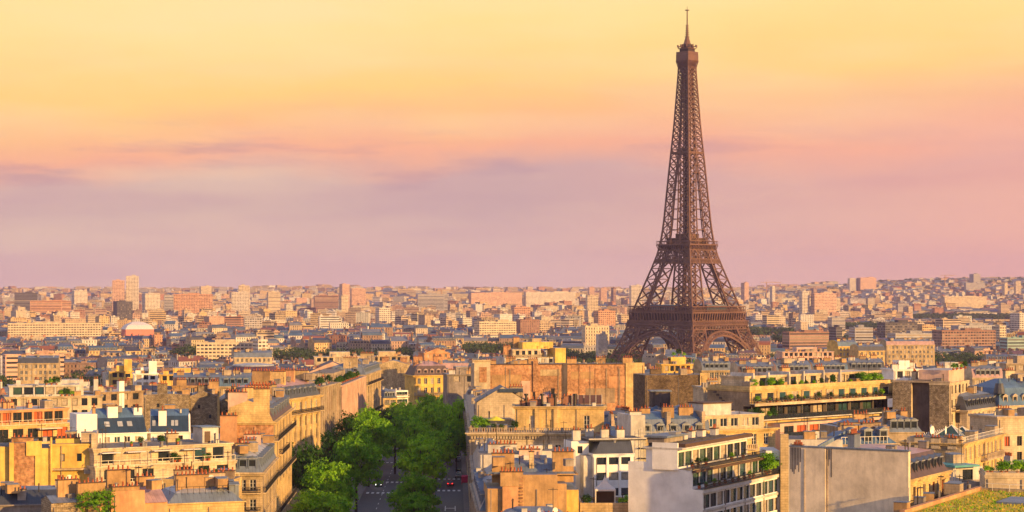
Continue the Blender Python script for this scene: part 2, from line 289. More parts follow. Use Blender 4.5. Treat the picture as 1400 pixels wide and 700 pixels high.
DEF = {
 'cream': lambda: plaster('cream', (.60, .47, .29), .5), 'cream2': lambda: plaster('cream2', (.68, .57, .41), .42),
 'yellow': lambda: plaster('yellow', (.80, .54, .15), .4), 'yellow2': lambda: plaster('yellow2', (.72, .53, .25), .45),
 'orangewall': lambda: plaster('orangewall', (.62, .34, .18), .4), 'ochre': lambda: plaster('ochre', (.50, .32, .16), .5),
 'white': lambda: plaster('white', (.89, .89, .89), .05), 'white2': lambda: plaster('white2', (.62, .60, .58), .35),
 'greypink': lambda: plaster('greypink', (.80, .69, .55), .25), 'beige': lambda: plaster('beige', (.50, .41, .31), .45), 'tan': lambda: plaster('tan', (.40, .30, .21), .5),
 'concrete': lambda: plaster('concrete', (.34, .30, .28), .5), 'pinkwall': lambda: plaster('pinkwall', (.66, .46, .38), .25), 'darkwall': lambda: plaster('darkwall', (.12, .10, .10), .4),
 'rubble': lambda: rubble('rubble', (.46, .38, .27), (.28, .22, .15), (.17, .14, .10), .6, .3, .35), 'rubble_dark': lambda: rubble('rubble_dark', (.27, .20, .13), (.15, .11, .08), (.09, .07, .055)),
 'brick_orange': lambda: rubble('brick_orange', (.66, .36, .20), (.52, .27, .14), (.50, .34, .22), 1.1, .5, .5), 'brick': lambda: rubble('brick', (.42, .19, .10), (.56, .30, .15), (.40, .28, .18), .5, .25, .35),
 'patchy': lambda: rubble('patchy', (.62, .50, .30), (.52, .40, .24), (.55, .44, .28), 2.2, 1.4, .4),
 'zinc': lambda: sheet('zinc', (.13, .17, .25), .5), 'zinc_blue': lambda: sheet('zinc_blue', (.08, .15, .26), .45), 'zinc_pale': lambda: sheet('zinc_pale', (.33, .36, .42), .42),
 'zinc_pink': lambda: sheet('zinc_pink', (.40, .26, .27), .5), 'slate': lambda: sheet('slate', (.055, .065, .09), .45, seam=.35, var=.3), 'slate_navy': lambda: sheet('slate_navy', (.020, .045, .095), .5, seam=.4, var=.35),
 'slate_brown': lambda: sheet('slate_brown', (.085, .055, .06), .6, seam=.4), 'tile': lambda: sheet('tile', (.30, .14, .09), .8, seam=.3), 'gravel': lambda: plain('gravel', (.20, .185, .18), .95, var=.4, scale=1.5),
 'dark_roof': lambda: plain('dark_roof', (.055, .055, .065), .7, var=.4), 'pale_roof': lambda: plain('pale_roof', (.48, .46, .45), .8, var=.3), 'plum_roof': lambda: sheet('plum_roof', (.085, .04, .06), .6, seam=1.2),
 'pot': lambda: plain('pot', (.42, .115, .045), .8, var=.6, scale=3), 'potcap': lambda: plain('potcap', (.10, .06, .045), .8),
 'glass': lambda: plain('glass', (.02, .028, .038), .08, spec=.8, var=.4, scale=.6), 'glass_blue': lambda: plain('glass_blue', (.03, .08, .11), .08, spec=.8, var=.4, scale=.6),
 'glass_green': lambda: plain('glass_green', (.045, .09, .075), .12, spec=.8, var=.5, scale=.5), 'curtain': lambda: plain('curtain', (.42, .36, .29), .5, var=.4, scale=1.2),
 'frame_white': lambda: plain('frame_white', (.75, .73, .70), .5), 'frame_dark': lambda: plain('frame_dark', (.03, .03, .035), .5), 'frame_brown': lambda: plain('frame_brown', (.10, .06, .04), .6),
 'iron': lambda: plain('iron', (.018, .018, .022), .5), 'railwhite': lambda: plain('railwhite', (.66, .60, .50), .6), 'steel': lambda: plain('steel', (.38, .38, .38), .4, .5), 'shutter_red': lambda: plain('shutter_red', (.50, .10, .03), .7),
 'awning': lambda: plain('awning', (.5, .02, .10), .8), 'bark': lambda: plain('bark', (.045, .035, .028), .95, var=.5, scale=3), 'soil': lambda: plain('soil', (.05, .035, .02), 1),
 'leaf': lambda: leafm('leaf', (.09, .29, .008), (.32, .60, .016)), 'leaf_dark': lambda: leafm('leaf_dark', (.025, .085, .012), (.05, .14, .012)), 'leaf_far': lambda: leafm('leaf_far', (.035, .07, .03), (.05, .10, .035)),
 'drygrass': lambda: leafm('drygrass', (.45, .40, .05), (.70, .50, .10)),
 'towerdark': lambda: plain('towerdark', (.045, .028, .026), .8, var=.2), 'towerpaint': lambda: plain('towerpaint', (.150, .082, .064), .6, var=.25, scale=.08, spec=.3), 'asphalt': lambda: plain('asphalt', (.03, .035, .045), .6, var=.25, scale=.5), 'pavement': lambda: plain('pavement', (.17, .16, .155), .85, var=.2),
 'sandy': lambda: plain('sandy', (.30, .20, .13), .95, var=.3), 'paint': lambda: plain('paint', (.62, .62, .62), .7, var=.3, scale=2), 'ground': lambda: plain('ground', (.10, .10, .095), .95, var=.4, scale=.02),
 'grassroof': lambda: grassy('grassroof', (.46, .40, .04), (.66, .46, .07), (.28, .38, .04)), 'carblack': lambda: plain('carblack', (.012, .013, .016), .2, spec=.7), 'carred': lambda: plain('carred', (.30, .012, .012), .25, spec=.7),
 'carblue': lambda: plain('carblue', (.02, .05, .10), .25, spec=.7), 'cargrey': lambda: plain('cargrey', (.25, .26, .28), .3, spec=.7), 'tyre': lambda: plain('tyre', (.012, .012, .012), .9), 'headlamp': lambda: emit('headlamp', (1, .95, .8), 6), 'tail': lambda: emit('tail', (1, .03, .02), 3),
 'redlamp': lambda: emit('redlamp', (1, .06, .02), 8), 'parasol': lambda: plain('parasol', (.75, .70, .04), .7), 'canvas': lambda: plain('canvas', (.70, .68, .68), .8), 'solar': lambda: sheet('solar', (.09, .045, .06), .5, seam=1.6), 'tealroof': lambda: plain('tealroof', (.08, .32, .36), .4),
 'city_w': lambda: citywall('city_w'), 'city_m': lambda: citywall('city_m', 3.2, 2.9, (.12, .84), (.34, .84), True), 'city_s': lambda: citywall('city_s', 60, 3.1, (.01, .99), (.42, .86), True), 'city_p': lambda: cityplain('city_p'), 'city_r': lambda: cityplain('city_r', .7, .55, .35), 'city_f': lambda: cityplain('city_f', 0, .9, .3),
 'domewhite': lambda: plain('domewhite', (.68, .64, .66), .5), 'domepink': lambda: plain('domepink', (.72, .24, .20), .7), 'darkbark': lambda: plain('darkbark', (.03, .025, .02), .9),
}
def mat(n):
    if n not in MATS: MATS[n] = DEF[n]()
    return MATS[n]
# ================================================================ ground, haze
def strip(name, pts_fn, m, kind='structure', lift=0.0):
    mb = MB()
    return mb
mb = MB()
ys = [-400, -100, 100, 250, 400, 480, 560, 650, 740, 830, 920, 1010, 1100, 1200, 1300, 1400, 1700, 2100, 2600, 3100, 3700, 4300, 5000, 5700, 6400, 7100, 7800, 8500, 9300, 10200, 11200, 12500, 14000, 16000]
ss = [-.6+1.2*i/48 for i in range(49)]
gv = [[(s_*(y+900), y, g(s_*(y+900), y)) for s_ in ss] for y in ys]
for A, B in zip(gv, gv[1:]):
    for i in range(48): mb.face([A[i], A[i+1], B[i+1], B[i]], 'ground')
tag(mb.build('ground'), kind='structure')
# haze
hz = bpy.data.materials.new('haze_air'); hz.use_nodes = True; t = hz.node_tree; t.nodes.clear()
pv = N(t, 'ShaderNodeVolumePrincipled'); pv.inputs['Color'].default_value = (.62, .54, 1.0, 1); pv.inputs['Density'].default_value = HAZE_D = 4.6e-5; pv.inputs['Anisotropy'].default_value = .0
om = N(t, 'ShaderNodeOutputMaterial'); t.links.new(pv.outputs[0], om.inputs['Volume'])
mb = MB(); mb.box(-11000, -700, -160, 11000, 16500, 320, 'ground', skip='')
ho = mb.build('haze'); ho.data.materials.clear(); ho.data.materials.append(hz); tag(ho, kind='stuff')
# avenue : local frame
def AVR(y): return 3.8-.029*y           # right building line
def AVL(y): return -34.2-.029*y         # left building line
def ribbon(name, off0, off1, y0, y1, m, lift, kerb=0, parent=None):
    mb = MB(); n = 24; prev = None
    for i in range(n+1):
        y = y0+(y1-y0)*i/n; xa = AVL(y)+off0; xb = AVL(y)+off1; z = g(0, y)+lift
        cur = ((xa, y, z), (xb, y, z))
        if prev:
            mb.face([prev[0], prev[1], cur[1], cur[0]], m)
            if kerb:
                for k in (0, 1):
                    a, b = prev[k], cur[k]; mb.face([(a[0], a[1], a[2]-kerb), (b[0], b[1], b[2]-kerb), b, a], m)
        prev = cur
    o = mb.build(name)
    if kind_: tag(o, kind='structure')
    return o
kind_ = True
ribbon('road', 0, 38, 60, 1080, 'asphalt', .30)
ribbon('pavement', 0, 10.4, 60, 1080, 'pavement', .44, .14)
ribbon('pavement', 20.6, 29.2, 60, 1080, 'sandy', .44, .14)
ribbon('pavement', 36.6, 38, 60, 1080, 'pavement', .44, .14)
def marking(name, quads):
    mb = MB()
    for (a0, a1, y0, y1) in quads:
        mb.face([(AVL(y0)+a0, y0, g(0, y0)+.31), (AVL(y0)+a1, y0, g(0, y0)+.31), (AVL(y1)+a1, y1, g(0, y1)+.31), (AVL(y1)+a0, y1, g(0, y1)+.31)], 'paint')
    tag(mb.build(name), kind='structure')
q = []
for yy in (523, 557, 640):
    for k in range(7): q.append((11.2+k*1.35, 11.9+k*1.35, yy, yy+4))
for yy in (530, 568): 
    for k in range(5): q.append((29.8+k*1.35, 30.5+k*1.35, yy, yy+4))
for k in range(14): q.append((15.4, 15.55, 470+k*12, 474+k*12))
# lane letters painted on the right carriageway
q += [(32.0, 32.2, 478, 490), (34.4, 34.6, 478, 490), (32.2, 34.4, 484, 485)]
marking('road_markings', q)
# ================================================================ lattice tower
TX, TY = (939.5-700)/F*1700, 1700.0; TZ = g(TX, TY)
tower = empty('lattice_tower', (TX, TY, TZ), R(45))
tag(tower, 'very tall brown wrought iron lattice tower with arched base, two platforms and a spire', 'tower')
OUT = [(0, 54), (25, 42.6), (35, 38.6), (46, 35.4), (57, 32.6), (64, 30.4), (81.6, 25), (97.5, 20), (108, 17.2), (116, 15.8), (130, 14.2), (172, 11.2), (215, 7.9), (259, 5.4), (270, 5.1)]
LW = [(0, 20), (29, 16.8), (64, 14.6), (97, 12.2), (116, 10.6), (150, 9.4), (190, 9.4), (270, 5)]
def interp(T, h):
    for (a, x), (b, y) in zip(T, T[1:]):
        if h <= b: return x+(y-x)*(h-a)/(b-a)
    return T[-1][1]
def outp(h):   # smooth concave profile
    return (interp(OUT, max(0, h-4))+2*interp(OUT, h)+interp(OUT, min(270, h+4)))/4 if 4 < h < 266 else interp(OUT, h)
def legpanel(mb, P1, P2, Q1, Q2, w_, fine):
    """P1,P2 lower pair, Q1,Q2 upper pair: cross-braced panel"""
    mb.beam(P1, Q2, w_, 'towerpaint'); mb.beam(P2, Q1, w_, 'towerpaint'); mb.beam(Q1, Q2, w_, 'towerpaint')
    if fine:
        n = fine
        for i in range(n):
            a = P1.lerp(Q1, i/n); b = P2.lerp(Q2, i/n); c = P1.lerp(Q1, (i+1)/n); d = P2.lerp(Q2, (i+1)/n)
            m1 = a.lerp(b, .5); m2 = c.lerp(d, .5)
            for x, y in ((a, m2), (m1, c), (m1, d), (b, m2)): mb.beam(x, y, w_*.5, 'towerpaint')
            mb.beam(c, d, w_*.55, 'towerpaint')
def tower_leg(sx, sy):
    mb = MB()
    lv = [0, 10, 20, 30, 40, 48.5, 57, 66, 75, 84, 93, 104, 116]
    def cs(h):
        o = outp(h); i = o-interp(LW, h); return [Vector((sx*a, sy*b, h)) for a, b in ((o, o), (o, i), (i, i), (i, o))]
    prev = cs(0)
    for h0, h in zip(lv, lv[1:]):
        cur = cs(h); wd = 1.45-.004*h
        for k in range(4):
            mb.beam(prev[k], cur[k], wd, 'towerpaint'); legpanel(mb, prev[k], prev[(k+1) % 4], cur[k], cur[(k+1) % 4], .62 if h > 57 else .7, 0 if h > 60 else 1)
        prev = cur
    # lift shaft inside the leg
    a = [c for c in cs(0)]; ca = sum(a, Vector())/4; b = cs(116); cb = sum(b, Vector())/4
    am = cs(57); cm = sum(am, Vector())/4
    for d in ((-2, 0), (2, 0), (0, 2), (0, -2)): 
        dd = Vector((*d, 0)); mb.beam(ca+dd, cm+dd, .7, 'towerpaint'); mb.beam(cm+dd, cb+dd*.8, .6, 'towerpaint')
    base_ = cs(0)
    mb.build('leg', tower)
    mp_ = MB(); xs = [p.x for p in base_]; ys_ = [p.y for p in base_]
    mp_.box(min(xs)-2, min(ys_)-2, -4, max(xs)+2, max(ys_)+2, 1.5, 'beige'); mp_.build('plinth', tower)
for sx in (-1, 1):
    for sy in (-1, 1): tower_leg(sx, sy)
def side4(fn):
    for k in range(4):
        c, s_ = math.cos(k*math.pi/2), math.sin(k*math.pi/2)
        fn(lambda u, d, z: Vector((u*c+d*s_, u*s_-d*c, z)))
def arch(T):
    mb = MB(); n = 26; prev = None
    for i in range(n+1):
        a = math.pi*i/n
        ro, ri = 38.5, 34.6; zo = 2+ro*math.sin(a); zi = 2+ri*math.sin(a)
        po = T(ro*math.cos(a), outp(zo)+.3, zo); pi_ = T(ri*math.cos(a), outp(zi)+.3, zi)
        if prev:
            mb.beam(prev[0], po, 1.3, 'towerpaint'); mb.beam(prev[1], pi_, 1.3, 'towerpaint'); mb.beam(prev[0], pi_, .6, 'towerpaint'); mb.beam(prev[1], po, .6, 'towerpaint')
        mb.beam(po, pi_, .6, 'towerpaint')
        # spandrel tracery up to the belt
        if 3 <= i <= n-3:
            mb.beam(po, T(ro*math.cos(a), outp(42)+.3, 42), .35, 'towerpaint')
        prev = (po, pi_)
    mb.build('arch', tower)
side4(arch)
def belt(name, z0, z1, d0, d1, half0, half1, step, w_, cross=True):
    mb = MB()
    def f(T):
        n = max(2, round(2*half0/step)); 
        for i in range(n):
            u0 = -1+2*i/n; u1 = -1+2*(i+1)/n
            a, b, c, d = T(u0*half0, d0, z0), T(u1*half0, d0, z0), T(u1*half1, d1, z1), T(u0*half1, d1, z1)
            mb.beam(a, b, w_*1.5, 'towerpaint'); mb.beam(d, c, w_*1.5, 'towerpaint'); mb.beam(a, d, w_, 'towerpaint')
            if cross: mb.beam(a, c, w_*.8, 'towerpaint'); mb.beam(b, d, w_*.8, 'towerpaint')
    side4(f); return mb
def ringbox(mb, o, i, z0, z1, m='towerpaint'):
    mb.box(-o, -o, z0, o, -i, z1, m); mb.box(-o, i, z0, o, o, z1, m); mb.box(-o, -i, z0, -i, i, z1, m); mb.box(i, -i, z0, o, i, z1, m)
# first platform
mb = belt('', 42, 49, outp(42)+.4, 35.6, outp(42), 35.4, 3.6, .55)
b2 = belt('', 45.5, 49, 36.6, 35.9, 36.6, 35.8, 1.8, .35)
mb.build('first_girder', tower); b2.build('first_girder_lattice', tower)
mb = MB(); ringbox(mb, 35.2, 14, 55.3, 56.6)
def cons(T):
    for i in range(23):
        u = -34.6+3.145*i; mb.beam(T(u, 35.2, 55.4), T(u, 34.2, 49.3), 1.0, 'towerpaint')
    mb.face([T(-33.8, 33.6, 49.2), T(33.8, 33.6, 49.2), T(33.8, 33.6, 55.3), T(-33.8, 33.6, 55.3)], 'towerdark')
side4(cons); mb.build('first_platform', tower)
mb = MB()
def gal(T):
    for i in range(38): u = -34.9+i*69.8/37; mb.beam(T(u, 34.9, 56.6), T(u, 34.9, 60.8), .28, 'towerpaint')
    mb.beam(T(-35.2, 35, 60.9), T(35.2, 35, 60.9), .8, 'towerpaint'); mb.beam(T(-35.2, 34.9, 58), T(35.2, 34.9, 58), .5, 'towerpaint')
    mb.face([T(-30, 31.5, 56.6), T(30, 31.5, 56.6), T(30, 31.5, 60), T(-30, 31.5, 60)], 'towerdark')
side4(gal); mb.build('first_gallery', tower)
for k, m_ in enumerate(('glass_blue', 'shutter_red', 'frame_brown', 'glass_blue')):
    c = k*math.pi/2; p = MB(); p.box(-13, -6, 0, 13, 4, 5, 'frame_brown'); 
    p.box(-12.6, -6.15, .8, 12.6, -6.0, 4.4, m_); p.box(-13.5, -6.5, 5, 13.5, 4.5, 5.6, 'zinc' if k != 3 else 'zinc_blue')
    o = p.build('pavilion', tower); o.rotation_euler = (0, 0, c); o.location = (math.sin(c)*26, -math.cos(c)*26, 56.7)
# second platform
mb = belt('', 97.5, 101, outp(97.5)+.3, outp(101)+.3, outp(97.5), outp(101), 1.9, .4)
mb.build('second_girder', tower)
mb = belt('', 101, 108.5, outp(101)+.2, outp(108.5)+.2, outp(101), outp(108.5), 4.6, .55); mb.build('second_girder_lattice', tower)
mb = MB(); mb.box(-18.6, -18.6, 112.6, 18.6, 18.6, 113.6, 'towerpaint')
def cons2(T):
    for i in range(19): u = -1+2*i/18; mb.beam(T(u*18.3, 18.5, 112.6), T(u*17, 17, 108.2), .55, 'towerpaint')
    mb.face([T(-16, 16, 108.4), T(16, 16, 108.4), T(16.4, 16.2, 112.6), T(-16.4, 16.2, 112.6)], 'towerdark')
side4(cons2); mb.build('second_platform', tower)
mb = MB()
def gal2(T):
    for i in range(22): u = -18.4+i*36.8/21; mb.beam(T(u, 18.4, 113.6), T(u, 18.4, 116.2), .25, 'towerpaint')
    mb.beam(T(-18.5, 18.4, 116.2), T(18.5, 18.4, 116.2), .5, 'towerpaint')
side4(gal2); mb.build('second_gallery', tower)
mb = MB(); mb.box(-12.5, -12.5, 113.6, 12.5, 12.5, 118.2, 'frame_brown'); mb.box(-13.4, -13.4, 118.2, 13.4, 13.4, 118.8, 'towerpaint')
mb.box(-7, -7, 118.8, 7, 7, 122.6, 'frame_brown'); mb.build('second_pavilion', tower)
# upper shaft
mb = MB(); h = 116.0; lv = [h]
while h < 268: h += max(4.2, outp(h)*.62); lv.append(min(h, 269))
def shaft_face(T):
    for h0, h1 in zip(lv, lv[1:]):
        o0, o1 = outp(h0), outp(h1)
        i0 = max(0, o0-interp(LW, h0)); i1 = max(0, o1-interp(LW, h1))
        wd = 1.25-.0026*(h0-116)
        for s_ in (-1, 1):
            a, b, c, d = T(s_*o0, o0, h0), T(s_*i0, o0, h0), T(s_*i1, o1, h1), T(s_*o1, o1, h1)
            if s_ == 1: mb.beam(a, d, wd, 'towerpaint')
            mb.beam(a, c, .62, 'towerpaint'); mb.beam(b, d, .62, 'towerpaint'); mb.beam(b, c, .8, 'towerpaint')
            if outp(h0) > 12:
                mb.beam(a.lerp(b, .5), d.lerp(c, .5), .26, 'towerpaint'); mb.beam(a.lerp(d, .5), b.lerp(c, .5), .3, 'towerpaint')
        mb.beam(T(-o1, o1, h1), T(o1, o1, h1), .5, 'towerpaint')
        if i0 > 1.5:   # inner faces of the four upper posts
            pass
side4(shaft_face)
mb.build('upper_shaft', tower)
mb = MB()
for h0, h1 in zip(lv, lv[1:]):
    for sx in (-1, 1):
        for sy in (-1, 1): mb.beam((sx*2.1, sy*2.1, h0), (sx*2.1, sy*2.1, h1), .75, 'towerpaint')
    for a, b in (((-2.1, -2.1), (2.1, -2.1)), ((2.1, -2.1), (2.1, 2.1)), ((2.1, 2.1), (-2.1, 2.1)), ((-2.1, 2.1), (-2.1, -2.1))):
        mb.beam((*a, h0), (*b, h1), .35, 'towerpaint'); mb.beam((*a, h1), (*b, h1), .35, 'towerpaint')
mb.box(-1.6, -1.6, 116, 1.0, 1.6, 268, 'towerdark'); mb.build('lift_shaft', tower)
mb = MB(); mb.box(-9.6, -9.6, 190, 9.6, 9.6, 190.6, 'towerpaint'); ringbox(mb, 9.9, 9.5, 190.6, 192, 'towerpaint'); mb.box(-5, -5, 190.6, 5, 5, 195, 'frame_brown'); mb.build('middle_platform', tower)
# summit
mb = MB(); mb.loft([[(sx*a, sy*a, z) for sx, sy in ((-1, -1), (1, -1), (1, 1), (-1, 1))] for a, z in ((4.4, 260), (4.9, 264), (6.7, 269.5), (6.7, 274.6), (6.3, 274.8))], 'towerpaint')
def tp(T):
    for i in range(9): u = -1+i/4; mb.beam(T(u*5, 5.2, 262), T(u*6.6, 6.9, 269.5), .45, 'towerpaint')
side4(tp); mb.build('summit_cabin', tower)
mb = MB(); ringbox(mb, 6.6, 6.35, 274.8, 276.8); mb.box(-4.6, -4.6, 274.8, 4.6, 4.6, 279.4, 'towerdark'); mb.box(-5.6, -5.6, 279.4, 5.6, 5.6, 280, 'towerpaint')
mb.box(-3.4, -3.4, 280, 3.4, 3.4, 283.4, 'towerdark')
for k in range(10):
    a = k*.628; mb.beam((5.4*math.cos(a), 5.4*math.sin(a), 280), (5.4*math.cos(a), 5.4*math.sin(a), 283.6), .35, 'towerpaint'); mb.beam((6*math.cos(a), 6*math.sin(a), 281.5), (8.3*math.cos(a), 8.3*math.sin(a), 281.5), .4, 'towerpaint')
    mb.box(8.1*math.cos(a)-.5, 8.1*math.sin(a)-.5, 280.8, 8.1*math.cos(a)+.5, 8.1*math.sin(a)+.5, 282.6, 'towerpaint')
mb.build('summit_deck', tower)
mb = MB()
for r0, r1, z0, z1 in ((3.4, 2.4, 283.4, 286), (2.6, 1.7, 286, 288.6), (1.7, 1.5, 288.6, 290)): mb.cyl(0, 0, z0, z1, r0, r1, 'towerpaint', 10)
mb.build('summit_dome', tower)
mb = MB(); mb.cyl(0, 0, 290, 300, .95, .75, 'towerpaint'); mb.cyl(0, 0, 300, 312.5, .55, .45, 'towerpaint'); mb.cyl(0, 0, 312.5, 316, .2, .15, 'towerpaint')
for z, r_ in ((289.6, 2.2), (291.5, 1.8), (293.2, 1.8), (295, 1.6), (297, 1.5), (299, 1.5), (312.2, 1.9)): mb.cyl(0, 0, z, z+.5, r_, r_, 'towerpaint')
mb.build('antenna', tower)
# ================================================================ generic city blocks
WALLC = [(.62, .50, .36), (.70, .60, .48), (.52, .40, .28), (.76, .72, .66), (.66, .44, .34), (.56, .54, .56), (.82, .79, .77), (.40, .27, .21), (.74, .54, .28), (.56, .28, .18)]
WALLN = ['cream', 'ivory', 'beige', 'off-white', 'pinkish', 'pale grey', 'white', 'brownish', 'honey', 'terracotta']
ROOFC = [(.10, .14, .23), (.07, .10, .17), (.17, .20, .28), (.05, .06, .10), (.15, .09, .12), (.08, .15, .27), (.28, .10, .06)]
ROOFN = ['blue-grey zinc', 'dark zinc', 'light zinc', 'slate', 'plum brown', 'steel blue', 'rusty red']
def jit(c, r, a=.08): 
    k = 1+r.uniform(-a, a); return tuple(min(.85, max(.01, x*k*(1+r.uniform(-.03, .03)))) for x in c)
def gen_parts(W, D, h, r, kind, detail, mid=False):
    """returns dict part -> MB in local coords, origin at the middle of the base"""
    x0, x1, y0, y1 = -W/2, W/2, -D/2, D/2
    wi = r.choices(range(10), (16, 14, 10, 10, 9, 7, 12, 6, 11, 5))[0]; ri = r.choices(range(7), (22, 18, 18, 14, 8, 14, 5))[0]
    wc = tuple(x*.86 for x in jit(WALLC[wi], r)); rc = jit(ROOFC[ri], r, .15)
    wall = MB(); roof = MB(); wall.col = wc; roof.col = rc
    sidew = kind in ('tower', 'slab') or r.random() < .45
    wm = 'city_w' if kind == 'mansard' or kind == 'gable' else r.choice(('city_m', 'city_m', 'city_s', 'city_w'))
    def wq(a, b, za, zb, m):
        L_ = math.hypot(b[0]-a[0], b[1]-a[1]); n = 2.6 if m == 'city_w' else 3.2; off = (L_ % n)/2
        wall.face([(*a, za), (*b, za), (*b, zb), (*a, zb)], m, [(-off, za-zb), (L_-off, za-zb), (L_-off, 0), (-off, 0)])
    A, B, C, D_ = (x0, y0), (x1, y0), (x1, y1), (x0, y1)
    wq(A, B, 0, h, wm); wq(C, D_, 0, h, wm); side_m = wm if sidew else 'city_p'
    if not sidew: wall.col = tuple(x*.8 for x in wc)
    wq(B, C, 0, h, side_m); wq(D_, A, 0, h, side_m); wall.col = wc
    if kind == 'mansard':
        e = .35; i1 = .9; h1 = 2.7; i2 = D*.5-.4; h2 = h1+r.uniform(.7, 1.8)
        # cornice
        wall.box(x0, y0-e, h-.35, x1, y0, h, 'city_p', skip='b'); wall.box(x0, y1, h-.35, x1, y1+e, h, 'city_p', skip='f')
        P_ = lambda y, z: [(x0, y, z), (x1, y, z)]
        f0, f1, f2 = P_(y0, h), P_(y0+i1, h+h1), P_(0, h+h2); b1, b0 = P_(y1-i1, h+h1), P_(y1, h)
        for a, b in ((f0, f1), (f1, f2)): roof.face([a[0], a[1], b[1], b[0]], 'city_r')
        for a, b in ((b0, b1), (b1, f2)): roof.face([a[1], a[0], b[0], b[1]], 'city_r')
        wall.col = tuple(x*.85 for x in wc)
        for k, sgn in ((0, 1), (1, -1)):
            pts = [f0[k], f1[k], f2[k], b1[k], b0[k]]; wall.face(pts if sgn > 0 else pts[::-1], 'city_p')
        top = h+h2
    elif kind == 'gable':
        rh = D*.28; roof.face([(x0, y0-.3, h), (x1, y0-.3, h), (x1, 0, h+rh), (x0, 0, h+rh)], 'city_r'); roof.face([(x1, y1+.3, h), (x0, y1+.3, h), (x0, 0, h+rh), (x1, 0, h+rh)], 'city_r')
        wall.face([(x1, y0, h), (x1, y1, h), (x1, 0, h+rh)], 'city_p'); wall.face([(x0, y1, h), (x0, y0, h), (x0, 0, h+rh)], 'city_p'); top = h+rh
    else:
        roof.col = jit(r.choice(((.30, .29, .28), (.45, .43, .42), (.18, .18, .19))), r)
        roof.face([(x0+.3, y0+.3, h-.1), (x1-.3, y0+.3, h-.1), (x1-.3, y1-.3, h-.1), (x0+.3, y1-.3, h-.1)], 'city_f')
        for bx in ((x0, y0, x1, y0+.3), (x0, y1-.3, x1, y1), (x0, y0+.3, x0+.3, y1-.3), (x1-.3, y0+.3, x1, y1-.3)): wall.box(bx[0], bx[1], h-.3, bx[2], bx[3], h+.5, 'city_p')
        for k in range(r.randint(1, 3)):
            a = r.uniform(x0+1, x1-5); b = r.uniform(y0+1, max(y0+1.1, y1-4)); wall.col = jit(wc, r, .2); wall.box(a, b, h-.1, a+r.uniform(2, 4), b+r.uniform(2, 3), h+r.uniform(1.2, 3), 'city_p')
        if kind == 'flat' and r.random() < .5:   # set-back penthouse
            wall.col = wc; wall.box(x0+2, y0+2, h, x1-2, y1-1.5, h+2.8, 'city_m'); roof.face([(x0+1.7, y0+1.7, h+2.81), (x1-1.7, y0+1.7, h+2.81), (x1-1.7, y1-1.2, h+2.81), (x0+1.7, y1-1.2, h+2.81)], 'city_f')
        top = h+.5
    out = {'wall': [wall], 'roof': [roof], 'chimney': [], 'dormer': [], 'info': (wi, ri, kind)}
    if kind in ('mansard', 'gable'):
        for sx_ in ((x0+.35,), (x1-.35,), (x0+.35, x1-.35))[r.randint(0, 2)]:
            for k in range(r.randint(1, 3)):
                ch = MB(); ch.col = jit(r.choice((wc, (.52, .38, .26), (.55, .50, .44), (.44, .24, .15))), r, .15)
                L_ = r.uniform(1.8, 5); yc = r.uniform(y0+2.6, y1-2.6); ht = top+r.uniform(.3, 2.4)
                ch.box(sx_-.34, yc-L_/2, h+.3, sx_+.34, yc+L_/2, ht, 'city_p')
                ch.col = jit((.50, .15, .06), r, .3); n = int(L_/.55)
                if detail:
                    for q_ in range(n):
                        yy = yc-L_/2+.3+q_*(L_-.6)/max(1, n-1); pz = ht+r.uniform(.4, .85); ch.box(sx_-.14, yy-.14, ht, sx_+.14, yy+.14, pz, 'city_p', skip='u')
                else: ch.box(sx_-.12, yc-L_/2+.2, ht, sx_+.12, yc+L_/2-.2, ht+.5, 'city_p', skip='u')
                out['chimney'].append(ch)
    if kind == 'mansard' and (detail or mid):
        n = int(W/2.7); mg = (W-n*2.7)/2
        for yy, sg in ((y0, 1),) :
            for q_ in range(n):
                dm = MB(); dm.col = jit((.45, .42, .40), r); xc = x0+mg+1.35+q_*2.7
                dm.box(xc-.65, yy+.1, h+.2, xc+.65, yy+1.3, h+2.1, 'city_p', skip='bu'); dm.box(xc-.42, yy+.06, h+.5, xc+.42, yy+.1, h+1.8, 'glass', skip='b')
                out['dormer'].append(dm)
    if kind in ('mansard', 'gable') and (detail or mid):      # small huts, skylights and lift heads on the roof
        for k in range(r.randint(0, 3)):
            u, v = r.uniform(x0+1, x1-2.5), r.uniform(-D*.25, D*.2); roof.col = jit(r.choice(((.5, .48, .45), (.3, .2, .15), (.6, .5, .35), (.25, .27, .3))), r); roof.box(u, v, h+1, u+r.uniform(.7, 2.2), v+r.uniform(.7, 1.8), top+r.uniform(.1, 1.1), 'city_p', skip='u')
        wall.col = (.06, .06, .06)
        if r.random() < .5: u = r.uniform(x0+1, x1-1); wall.box(u, -.04, top-.3, u+.07, .03, top+r.uniform(2, 3.5), 'city_p'); 
    return out
rc_ = random.Random(5)
EXCL = []       # (polygon test functions)
def near_seg(x, y, a, b, d):
    ax, ay = a; bx, by = b; dx, dy = bx-ax, by-ay; t_ = max(0, min(1, ((x-ax)*dx+(y-ay)*dy)/(dx*dx+dy*dy))); return math.hypot(x-ax-t_*dx, y-ay-t_*dy) < d
ORECT = []      # oriented rectangles of the hand-built blocks: (px,py,c,s,W,D)
def blocked(x, y, pad):
    if y < 1000 and AVL(y)-pad < x < AVR(y)+pad: return True
    if (x-TX)**2+(y-TY)**2 < (105+pad)**2: return True
    if y > TY-120 and y < TY+900 and abs(x-TX-(y-TY)*.62) < 75: return True        # lawns behind the tower
    if 1330 < y+.12*x < 1480 and y > 0: return True                                     # river
    for (ox, oy, c, s_, W, D) in ORECT:
        dx, dy = x-ox, y-oy; u = dx*c+dy*s_; v = -dx*s_+dy*c
        if -pad < u < W+pad and -pad < v < D+pad: return True
    return False
